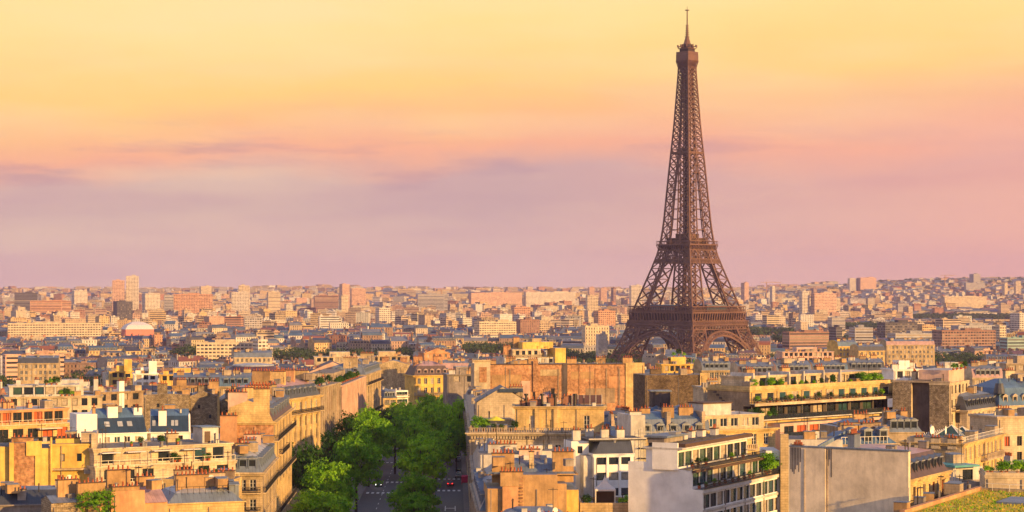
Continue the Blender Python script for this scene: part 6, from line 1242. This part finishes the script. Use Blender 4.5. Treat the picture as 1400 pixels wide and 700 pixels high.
LM = [(150, 170, 384, 4200, 28, PK, 'city_m', 'pink tower of the tall pair on the left skyline, the shorter one'), (170, 189, 378, 4230, 26, WH, 'city_m', 'tallest white and brown tower of the pair on the left skyline'),
 (151, 180, 413, 3000, 26, DK, 'city_w', 'dark brown tower in front of the tall pair'), (96, 118, 398, 4600, 24, WH, 'city_m', 'white twin-faced tower left of the tall pair'), (192, 218, 402, 4300, 26, WH, 'city_m', 'pale broad tower right of the tall pair'),
 (17, 50, 401, 4500, 24, DK, 'city_s', 'dark blue slab at the far left of the skyline'), (236, 290, 403, 3900, 18, OR, 'city_m', 'long orange slab block between the pale tower and the cream pair'), (222, 238, 404, 4100, 20, GY, 'city_s', 'grey block joined to the left of the orange slab'),
 (271, 289, 392, 5200, 24, CR, 'city_m', 'slim cream tower behind the orange slab'), (315, 340, 400, 4000, 18, WH, 'city_m', 'white tower cluster left of centre-left, lower front one'), (324, 341, 391, 4300, 22, CR, 'city_m', 'tall cream tower behind the white cluster'), (363, 383, 400, 4300, 26, CR, 'city_s', 'square cream tower standing alone right of the white cluster'),
 (40, 96, 412, 3900, 18, OR, 'city_s', 'long low terracotta slab below the dark blue slab'), (10, 135, 443, 2400, 16, CR, 'city_m', 'very long low white and brown banded block left of the pink arena'), (427, 462, 405, 4300, 30, BR, 'city_s', 'brown-grey slab left of the pale pink tower group'),
 (463, 478, 389, 4700, 22, PK, 'city_m', 'pale pink tower, highest of the group above the peach gable'), (478, 500, 395, 4750, 22, PK, 'city_m', 'second pink tower stepping down to the right'), (462, 476, 405, 4100, 20, CR, 'city_m', 'cream block at the foot of the pink tower group'),
 (512, 534, 422, 3000, 22, WH, 'city_m', 'white cube block in the middle left distance'), (570, 612, 403, 4600, 22, GY, 'city_s', 'grey-blue slab left of the very long slab'), (641, 714, 401, 5000, 15, PK, 'city_m', 'left half of the very long pink slab on the skyline'), (716, 787, 400, 5050, 15, WH, 'city_m', 'right half of the very long slab on the skyline, paler'),
 (648, 706, 441, 2500, 20, CR, 'city_m', 'bright cream stepped block below the very long slab'), (705, 738, 438, 2650, 18, BR, 'city_w', 'brown block right of the bright cream stepped block'), (700, 725, 421, 3400, 20, OR, 'city_m', 'orange stepped block under the middle of the very long slab'),
 (804, 813, 393, 5600, 20, PK, 'city_m', 'small tower, leftmost of three left of the iron tower'), (820, 830, 394, 5600, 20, PK, 'city_m', 'small pink tower, middle of three left of the iron tower'), (836, 842, 394, 5400, 14, BR, 'city_s', 'slim brown tower left of the iron tower'), (861, 878, 391, 4300, 22, WH, 'city_m', 'white tower seen beside the left edge of the iron tower'),
 (801, 818, 405, 3900, 18, CR, 'city_m', 'cream block below the three small towers'), (812, 842, 426, 3000, 20, OR, 'city_m', 'terracotta block left of the iron tower first platform'), (796, 833, 447, 1950, 16, CR, 'city_w', 'long cream block left of the iron tower foot'), (817, 829, 459, 1750, 14, WH, 'city_p', 'pale blank end wall left of the iron tower foot'),
 (1014, 1024, 387, 5600, 22, PK, 'city_m', 'pink tower right of the iron tower on the skyline'), (1053, 1060, 392, 5200, 14, WH, 'city_m', 'slim white tower right of the pink one'), (1094, 1107, 399, 3900, 16, WH, 'city_m', 'white tower with a pink slab to its right'), (1109, 1145, 402, 3900, 14, PK, 'city_m', 'pink slab beside the white tower'),
 (1160, 1172, 381, 6600, 20, WH, 'city_m', 'white left part of the big block on the hill crest'), (1172, 1199, 380, 6600, 26, PK, 'city_m', 'pink big block on the hill crest'), (1286, 1352, 406, 5000, 16, CR, 'city_m', 'long cream block on the hillside at right'), (1318, 1348, 387, 6300, 16, GY, 'city_m', 'long grey-pink block high on the right hillside'),
 (1327, 1341, 375, 6800, 24, GY, 'city_m', 'grey building highest on the right hill crest'), (1371, 1378, 388, 6000, 14, CR, 'city_m', 'left of two slim cream towers at the right edge'), (1388, 1396, 385, 6000, 14, CR, 'city_m', 'right of two slim cream towers at the right edge'),
 (1383, 1440, 429, 2700, 20, WH, 'city_m', 'white gridded office tower cut by the right edge'), (1278, 1364, 453, 2050, 22, BR, 'city_m', 'large dark brown office slab with gridded windows at right'), (1215, 1280, 457, 2150, 18, GY, 'city_s', 'low grey banded office left of the brown office slab'),
 (1202, 1256, 442, 2350, 20, DK, 'city_m', 'dark glazed office behind the banded office'), (1165, 1194, 449, 2250, 22, GY, 'city_s', 'grey banded block with sunlit end wall'), (1136, 1152, 448, 2350, 18, DK, 'city_s', 'dark narrow office left of the grey banded block'), (1071, 1135, 455, 2050, 16, BR, 'city_s', 'pale brown long roofed block right of the iron tower foot'),
 (1134, 1156, 435, 3000, 20, GY, 'city_s', 'grey block with bright corner in the right distance'), (1300, 1380, 446, 2500, 16, GY, 'city_w', 'grey long office behind the brown slab'), (1362, 1374, 447, 2300, 16, CR, 'city_m', 'cream tower end between the brown slab and the white office'), (1370, 1440, 463, 2000, 16, (.30, .46, .46), 'city_s', 'green-blue glass office at the right edge'),
 (0, 84, 487, 1330, 14, PK, 'city_s', 'pink block with four long balcony bands above the left tree belt'), (266, 361, 470, 1620, 14, CR, 'city_m', 'long ivory office block with two rows of square windows'), (346, 363, 466, 1600, 14, WH, 'city_m', 'taller ivory wing at the right end of the long office block'),
 (345, 362, 467, 1640, 14, CR, 'city_p', 'blank ivory stair wing behind the long office block'), (1093, 1150, 408, 4300, 16, CR, 'city_m', 'cream slab behind the pink slab at right'), (206, 222, 459, 2300, 14, OR, 'city_w', 'orange brick belfry-like block right of the pink arena')]
for a in LM: tower_block(*a)
# domed arena
Ya = 2450; xa = (188-700)/F*Ya; za = g(xa, Ya); o = empty('arena', (xa, Ya, za), .35); tag(o, 'pink sports hall with shallow white faceted dome, left middle distance', 'sports hall'); ht = H-(450-HY)/F*Ya-za
m = MB(); m.box(-17, -17, 0, 17, 17, ht, 'domepink'); m.build('wall', o); m = MB(); a = 17.6; m.loft([[(sx*a*q, sy*a*q, z) for sx, sy in ((-1, -1), (0, -1.03), (1, -1), (1.03, 0), (1, 1), (0, 1.03), (-1, 1), (-1.03, 0))] for q, z in ((1, ht), (.8, ht+5), (.4, ht+8.5), (.1, ht+9.2))], 'domewhite'); m.build('dome', o); m = MB(); m.box(-10, -21, 0, 16, -17.05, ht*.45, 'domepink'); m.build('annex', o); m = MB(); m.cyl(0, 0, 0, .2, 6, 6, 'brick', 20); q = m.build('rose_window', o); q.location = (3, -17.02, ht*.55); q.rotation_euler = (R(90), 0, 0)
ORECT.append((xa-25, Ya-25, 1, 0, 50, 50))
# tower cranes on the horizon
for (px, yt, Y, L_, lab) in ((1048, 385, 6000, 46, 'yellow tower crane on the skyline right of the iron tower'), (1292, 376, 6800, 40, 'small tower crane on the right hill crest'), (604, 396, 5200, 30, 'small tower crane left of the very long slab')):
    x = (px-700)/F*Y; z0 = g(x, Y); zt = H-(yt-HY)/F*Y-z0; o = empty('tower_crane', (x, Y, z0), .2); tag(o, lab, 'crane'); m = MB(); m.box(-1, -1, 0, 1, 1, zt, 'ochre'); m.build('mast', o); m = MB(); m.box(-L_*.4, -.8, zt-3, L_, .8, zt-1.6, 'ochre'); m.beam((0, 0, zt+3), (L_*.7, 0, zt-1.5), .5, 'ochre'); m.build('jib', o)
# ================================================================ city fabric
cells = []
rg = random.Random(77)
DIST = []
for i in range(420):
    y = 230*math.exp(rg.random()*3.75); x = rg.uniform(-.36, .36)*(y+250); DIST.append((x, y, rg.choice((-.35, -.15, .1, .35, .6, .85, .2, .45))))
zones = [(230, 700, 17, 12, 9, 3), (700, 1500, 19, 12.5, 13, 3), (1500, 2600, 19, 12.5, 13, 2), (2600, 4200, 22, 13.5, 16, 1), (4200, 6200, 28, 15, 28, 1), (6200, 9800, 38, 19, 45, 0)]
for (ya, yb, cw, cd, street, q) in zones:
    for (dx, dy, an) in DIST:
        if dy < ya*.7 or dy > yb*1.4: continue
        c, s_ = math.cos(an), math.sin(an); rad = max(90, dy*.16); pitch = cd*2+8+street
        nu = int(rad/cw)+1; nv = int(rad/pitch)+1
        for iv in range(-nv, nv+1):
            for back in (0, 1):
                v = iv*pitch+back*(cd+ (6 if q else 10)); u = -rad+rg.uniform(0, cw)
                while u < rad:
                    w_ = cw*rg.uniform(.65, 1.45); uc = u+w_/2; x = dx+uc*c-v*s_; y = dy+uc*s_+v*c; u += w_+(.03 if rg.random() < .86 else street)
                    if not ya <= y < yb or abs(x) > .275*y+30: continue
                    cells.append((x, y, an, w_, cd*rg.uniform(.9, 1.1), q, (dx, dy)))
# keep the cell only where its own district centre is the nearest
grid = {}
def nearest(x, y):
    k = (int(math.log(max(y, 50))*9), int(x/max(y, 50)*40)); 
    if k not in grid:
        yy = math.exp((k[0]+.5)/9); xx = (k[1]+.5)/40*yy; grid[k] = sorted(DIST, key=lambda d: ((d[0]-xx)**2+(d[1]-yy)**2))[:9]
    return min(grid[k], key=lambda d: (d[0]-x)**2+(d[1]-y)**2)
kept = []
WOODS = [(-.275, -.203, 1250, 1320), (-.024, .008, 2050, 2200), (.024, .064, 1760, 1900), (.205, .235, 1720, 1840), (.09, .14, 2900, 3050), (-.17, -.14, 2000, 2060), (.16, .2, 3300, 3500), (-.12, -.05, 1850, 1950), (.13, .165, 2500, 2600), (.2, .25, 4300, 4600)]
def inwood(x, y): 
    s_ = x/y; return any(a-.004 < s_ < b+.004 and y0-8 < y < y1+8 for a, b, y0, y1 in WOODS)
# clear cells that would overlap across rows of one neighbourhood
occ = {}
def overlaps(x, y, rr, cs=40):
    kx, ky = int(x//cs), int(y//cs)
    for i in (-1, 0, 1):
        for j in (-1, 0, 1):
            for (a, b, r2) in occ.get((kx+i, ky+j), ()):
                if (a-x)**2+(b-y)**2 < ((rr+r2)*.5)**2: return True
    return False
for cidx, (x, y, an, w_, d_, q, dc) in enumerate(cells):
    n_ = nearest(x, y)
    if (n_[0], n_[1]) != dc: continue
    if blocked(x, y, max(w_, d_)*.6) or inwood(x, y): continue
    kept.append((x, y, an, w_, d_, q))
SIGHT = []
for (x0, x1, yt, Y, D, *_) in LM:
    if Y < 3300: SIGHT.append(((x0-700)/F-.003, (x1-700)/F+.003, yt+.7*min(26, ((H-g(0, Y))/Y*F+HY-yt)), Y))
SIGHT.append(((163-700)/F, (213-700)/F, 460, 2450))
for a, b_, y0, y1 in WOODS: SIGHT.append((a, b_, HY+(H-g((a+b_)/2*y0, y0)-9)/y0*F, y0))
SIGHT.append((.052, .125, 477, 1640))
for x0, x1, yt, Y in [(310, 385, 517, 800), (566, 617, 552, 856), (509, 566, 517, 885), (415, 492, 508, 745), (690, 780, 494, 790), (882, 968, 540, 545)]+[(m_[0], m_[1], m_[2]+10, m_[3]) for m_ in MID]: SIGHT.append(((x0-700)/F, (x1-700)/F, yt, Y))
hgt = random.Random(3)
items = []
for (x, y, an, w_, d_, q) in kept:
    if y < 560: h = hgt.uniform(14.5, 17.5)
    elif y < 720: h = hgt.uniform(14, 18)
    elif y < 1000: h = hgt.uniform(15.5, 21)
    else: h = hgt.uniform(17, 26)+(hgt.random() < .06)*hgt.uniform(3, 10)
    if 1000 < y < 1330: h = min(h, 24)
    kind = 'mansard'
    p = hgt.random()
    if y < 1500: kind = 'mansard' if p < .62 else 'gable' if p < .74 else 'flat'
    elif y < 2600: kind = 'mansard' if p < .6 else 'gable' if p < .7 else 'flat'
    else: kind = 'mansard' if p < .3 else 'gable' if p < .42 else 'flat' if p < .86 else 'slab'
    if y > 2600:
        h = hgt.uniform(11, 22)
        if kind == 'slab': h = hgt.uniform(24, 40); w_ *= hgt.uniform(.5, 1.1)
        if y > 6200: h *= .8
        if x/y > .16 and y > 5200: h *= .55; w_ *= .6
    z0_ = g(x, y)-1; sx_ = x/y; e_ = w_*.5/y
    for (a, b_, yt, Y) in SIGHT:
        if a-e_ < sx_ < b_+e_ and .66*Y < y < Y: h = min(h, max(7.5, H-(yt-HY)/F*y-z0_-(5.5 if kind == 'mansard' else 2.5)))
    items.append((x, y, an, w_, d_, h, kind))
items.sort(key=lambda i: -(i[3]*i[5])/(i[1]**2))
NI = 300-len(MID)-0
ANCH = [('orange terraced block', 60, 560), ('left tree belt', 40, 512), ('yellow stair tower', 175, 500), ('long yellow penthouse', 250, 512), ('navy roofed houses', 200, 580), ('rubble party walls', 270, 545), ('round plum hall', 346, 503), ('ivory office block', 315, 475),
 ('peach gable', 455, 500), ('ribbed avenue blocks', 470, 540), ('patchy blind wall', 538, 503), ('orange mansard block', 590, 520), ('grey blind block', 632, 520), ('yellow rooftop cluster', 735, 480), ('orange brick wall', 800, 500), ('iron tower', 860, 480), ('trellis terrace', 930, 500),
 ('dark rubble wall', 920, 530), ('blue zinc roof', 1035, 515), ('peach loggia block', 1105, 485), ('honey mansard block', 1190, 485), ('planted balconies', 1120, 540), ('rubble piers', 1260, 540), ('white roof huts', 1300, 510), ('glass pyramid roof', 1340, 590), ('navy domed corner', 1385, 530), ('right edge slab', 1390, 500), ('pink banded balconies', 40, 490), ('bottom left bush', 130, 680), ('glazed terraces', 1000, 620), ('soot streaked wall', 1165, 600), ('cream corner block', 350, 640), ('balustraded terrace', 720, 590), ('bottom centre pots', 720, 690)]
big = []
byz = {}
for it in items[:NI]:
    x, y, an, w_, d_, h, kind = it; z0 = g(x, y)-1; px = 700+x/y*F; py = HY+(H-z0-h)/y*F
    a = min(ANCH, key=lambda A: (A[1]-px)**2+((A[2]-py)*1.6)**2); byz.setdefault(a[0], []).append((px, it))
ORD = ['first', 'second', 'third', 'fourth', 'fifth', 'sixth', 'seventh', 'eighth', 'ninth', 'tenth']+['11th', '12th', '13th']+[f'{k}th' for k in range(14, 20)]+['20th', '21st', '22nd', '23rd']+[f'{k}th' for k in range(24, 31)]+['31st', '32nd', '33rd']+[f'{k}th' for k in range(34, 41)]+['41st', '42nd', '43rd']+[f'{k}th' for k in range(44, 90)]
for an_, L_ in byz.items():
    L_.sort(key=lambda t: t[0])
    for k, (px, (x, y, an, w_, d_, h, kind)) in enumerate(L_):
        r = random.Random(int(px*10)+k); z0 = g(x, y)-1; P_ = gen_parts(w_, d_, h, r, kind, True); wi, ri, kd = P_['info']
        rn = {'mansard': ROOFN[ri]+' mansard', 'gable': ROOFN[ri]+' gable', 'flat': 'flat roof', 'slab': 'flat roof'}[kd]
        lb = f'{WALLN[wi]} block, {rn}, {ORD[k]} from left near {an_}'
        o = empty('apartment_block', (x, y, z0), an); tag(o, lb, AB, 'city blocks of the middle distance')
        for pn in ('wall', 'roof'): P_[pn][0].build(pn, o)
        for c in P_['chimney']: c.build('chimney', o)
        if y < 800:
            for c in P_['dormer'][:6]: c.build('dormer', o)
far = MB(); fr_ = random.Random(9)
for (x, y, an, w_, d_, h, kind) in items[NI:]:
    P_ = gen_parts(w_, d_, h, fr_, kind, False, y < 1900); c, s_ = math.cos(an), math.sin(an); z0 = g(x, y)-1
    for L_ in (P_['wall'], P_['roof'], P_['chimney'] if y < 3600 else [], P_['dormer']):
        for m in L_:
            off = len(far.v); far.v.extend((x+p[0]*c-p[1]*s_, y+p[0]*s_+p[1]*c, z0+p[2]) for p in m.v)
            mp_ = [far.mi(q) for q in m.mats]; far.f.extend(tuple(i+off for i in f) for f in m.f); far.m.extend(mp_[i] for i in m.m); far.uv.extend(m.uv); far.c.extend(m.c)
tag(far.build('distant_city'), kind='stuff', label='endless mass of pale city blocks reaching the horizon')
print('CITY', len(items), 'far faces', len(far.f))
# ---------------------------------------------------------------- woods and street greenery far off
wd = MB(); r = random.Random(21)
def clump(cx, cy_, cz, rr, n, sz):
    for i in range(n):
        th = r.uniform(0, 6.283); u = r.uniform(-.5, 1); q = math.sqrt(1-u*u); rad = rr*r.uniform(.6, 1.08); d = Vector((q*math.cos(th), q*math.sin(th), u)); p = Vector((cx, cy_, cz))+d*rad
        nn = (d+Vector((r.gauss(0, .5), r.gauss(0, .5), r.gauss(0, .4)))).normalized(); a = nn.cross(Vector((r.random(), r.random(), .3))).normalized(); b = nn.cross(a); s_ = sz*r.uniform(.6, 1.3); wd.face([p-a*s_, p-b*s_*.7, p+a*s_, p+b*s_*.7], 'leaf_far')
for (a, b, y0, y1) in WOODS:
    n = int((b-a)*y0*(y1-y0)/110)
    for k in range(min(n, 170)):
        y = r.uniform(y0, y1); x = r.uniform(a, b)*y; clump(x, y, g(x, y)+r.uniform(9, 14), r.uniform(5, 7.5), 70, 1.1 if y < 2200 else 1.7)
for k in range(420):        # scattered crowns between the houses
    y = 800*math.exp(r.random()*1.9); x = r.uniform(-.26, .26)*y
    if not blocked(x, y, 4): clump(x, y, g(x, y)+r.uniform(13, 20), r.uniform(3.5, 5.5), 34, 1.3)
for k in range(230):       # round the foot of the tower
    an = r.uniform(0, 6.283); q = r.uniform(62, 160); x, y = TX+q*math.cos(an), TY+q*math.sin(an); clump(x, y, g(x, y)+r.uniform(9, 14), r.uniform(5, 7.5), 90, 1.0)
for k in range(210):       # wooded hill crests
    y = r.uniform(6500, 8300); s_ = r.choice((r.uniform(.10, .28), r.uniform(-.05, -.01))); x = s_*y; clump(x, y, g(x, y)+3, r.uniform(9, 16), 26, 5)
tag(wd.build('woodland'), kind='stuff', label='masses of far trees between the blocks and on the hills')
# river behind the near hill
m = MB(); pr = None
for i in range(21):
    x = -700+70*i; y0 = 1345-.12*x; cur = ((x, y0, g(x, y0)+1.2), (x, y0+120, g(x, y0)+1.2))
    if pr: m.face([pr[0], cur[0], cur[1], pr[1]], 'glass_blue')
    pr = cur
tag(m.build('river'), kind='structure')

# dry grass tufts on the planted roof
m = MB(); r = random.Random(4)
for k in range(9000):
    u, v = r.uniform(.5, gb.W-.6), -r.uniform(.8, 38)
    if 17.8 < u < 26.2 and -16.2 < v < -6.8: continue
    hh = r.uniform(.06, .34)*(1 if noise.noise(Vector((u*.5, v*.5, 3))) > -.1 else .5); p = gb.world(u, v, -.06); a = r.uniform(0, 3.14); c, s_ = math.cos(a)*.13, math.sin(a)*.13
    m.face([(p[0]-c, p[1]-s_, p[2]), (p[0]+c, p[1]+s_, p[2]), (p[0]+c*.3+r.uniform(-.1, .1), p[1]+s_*.3, p[2]+hh), (p[0]-c*.4, p[1]-s_*.4, p[2]+hh*.9)], 'drygrass' if r.random() < .7 else 'leaf')
tag(m.build('dry_grass'), kind='stuff', label='dry yellow grass and herbs growing on the flat roof at bottom right')
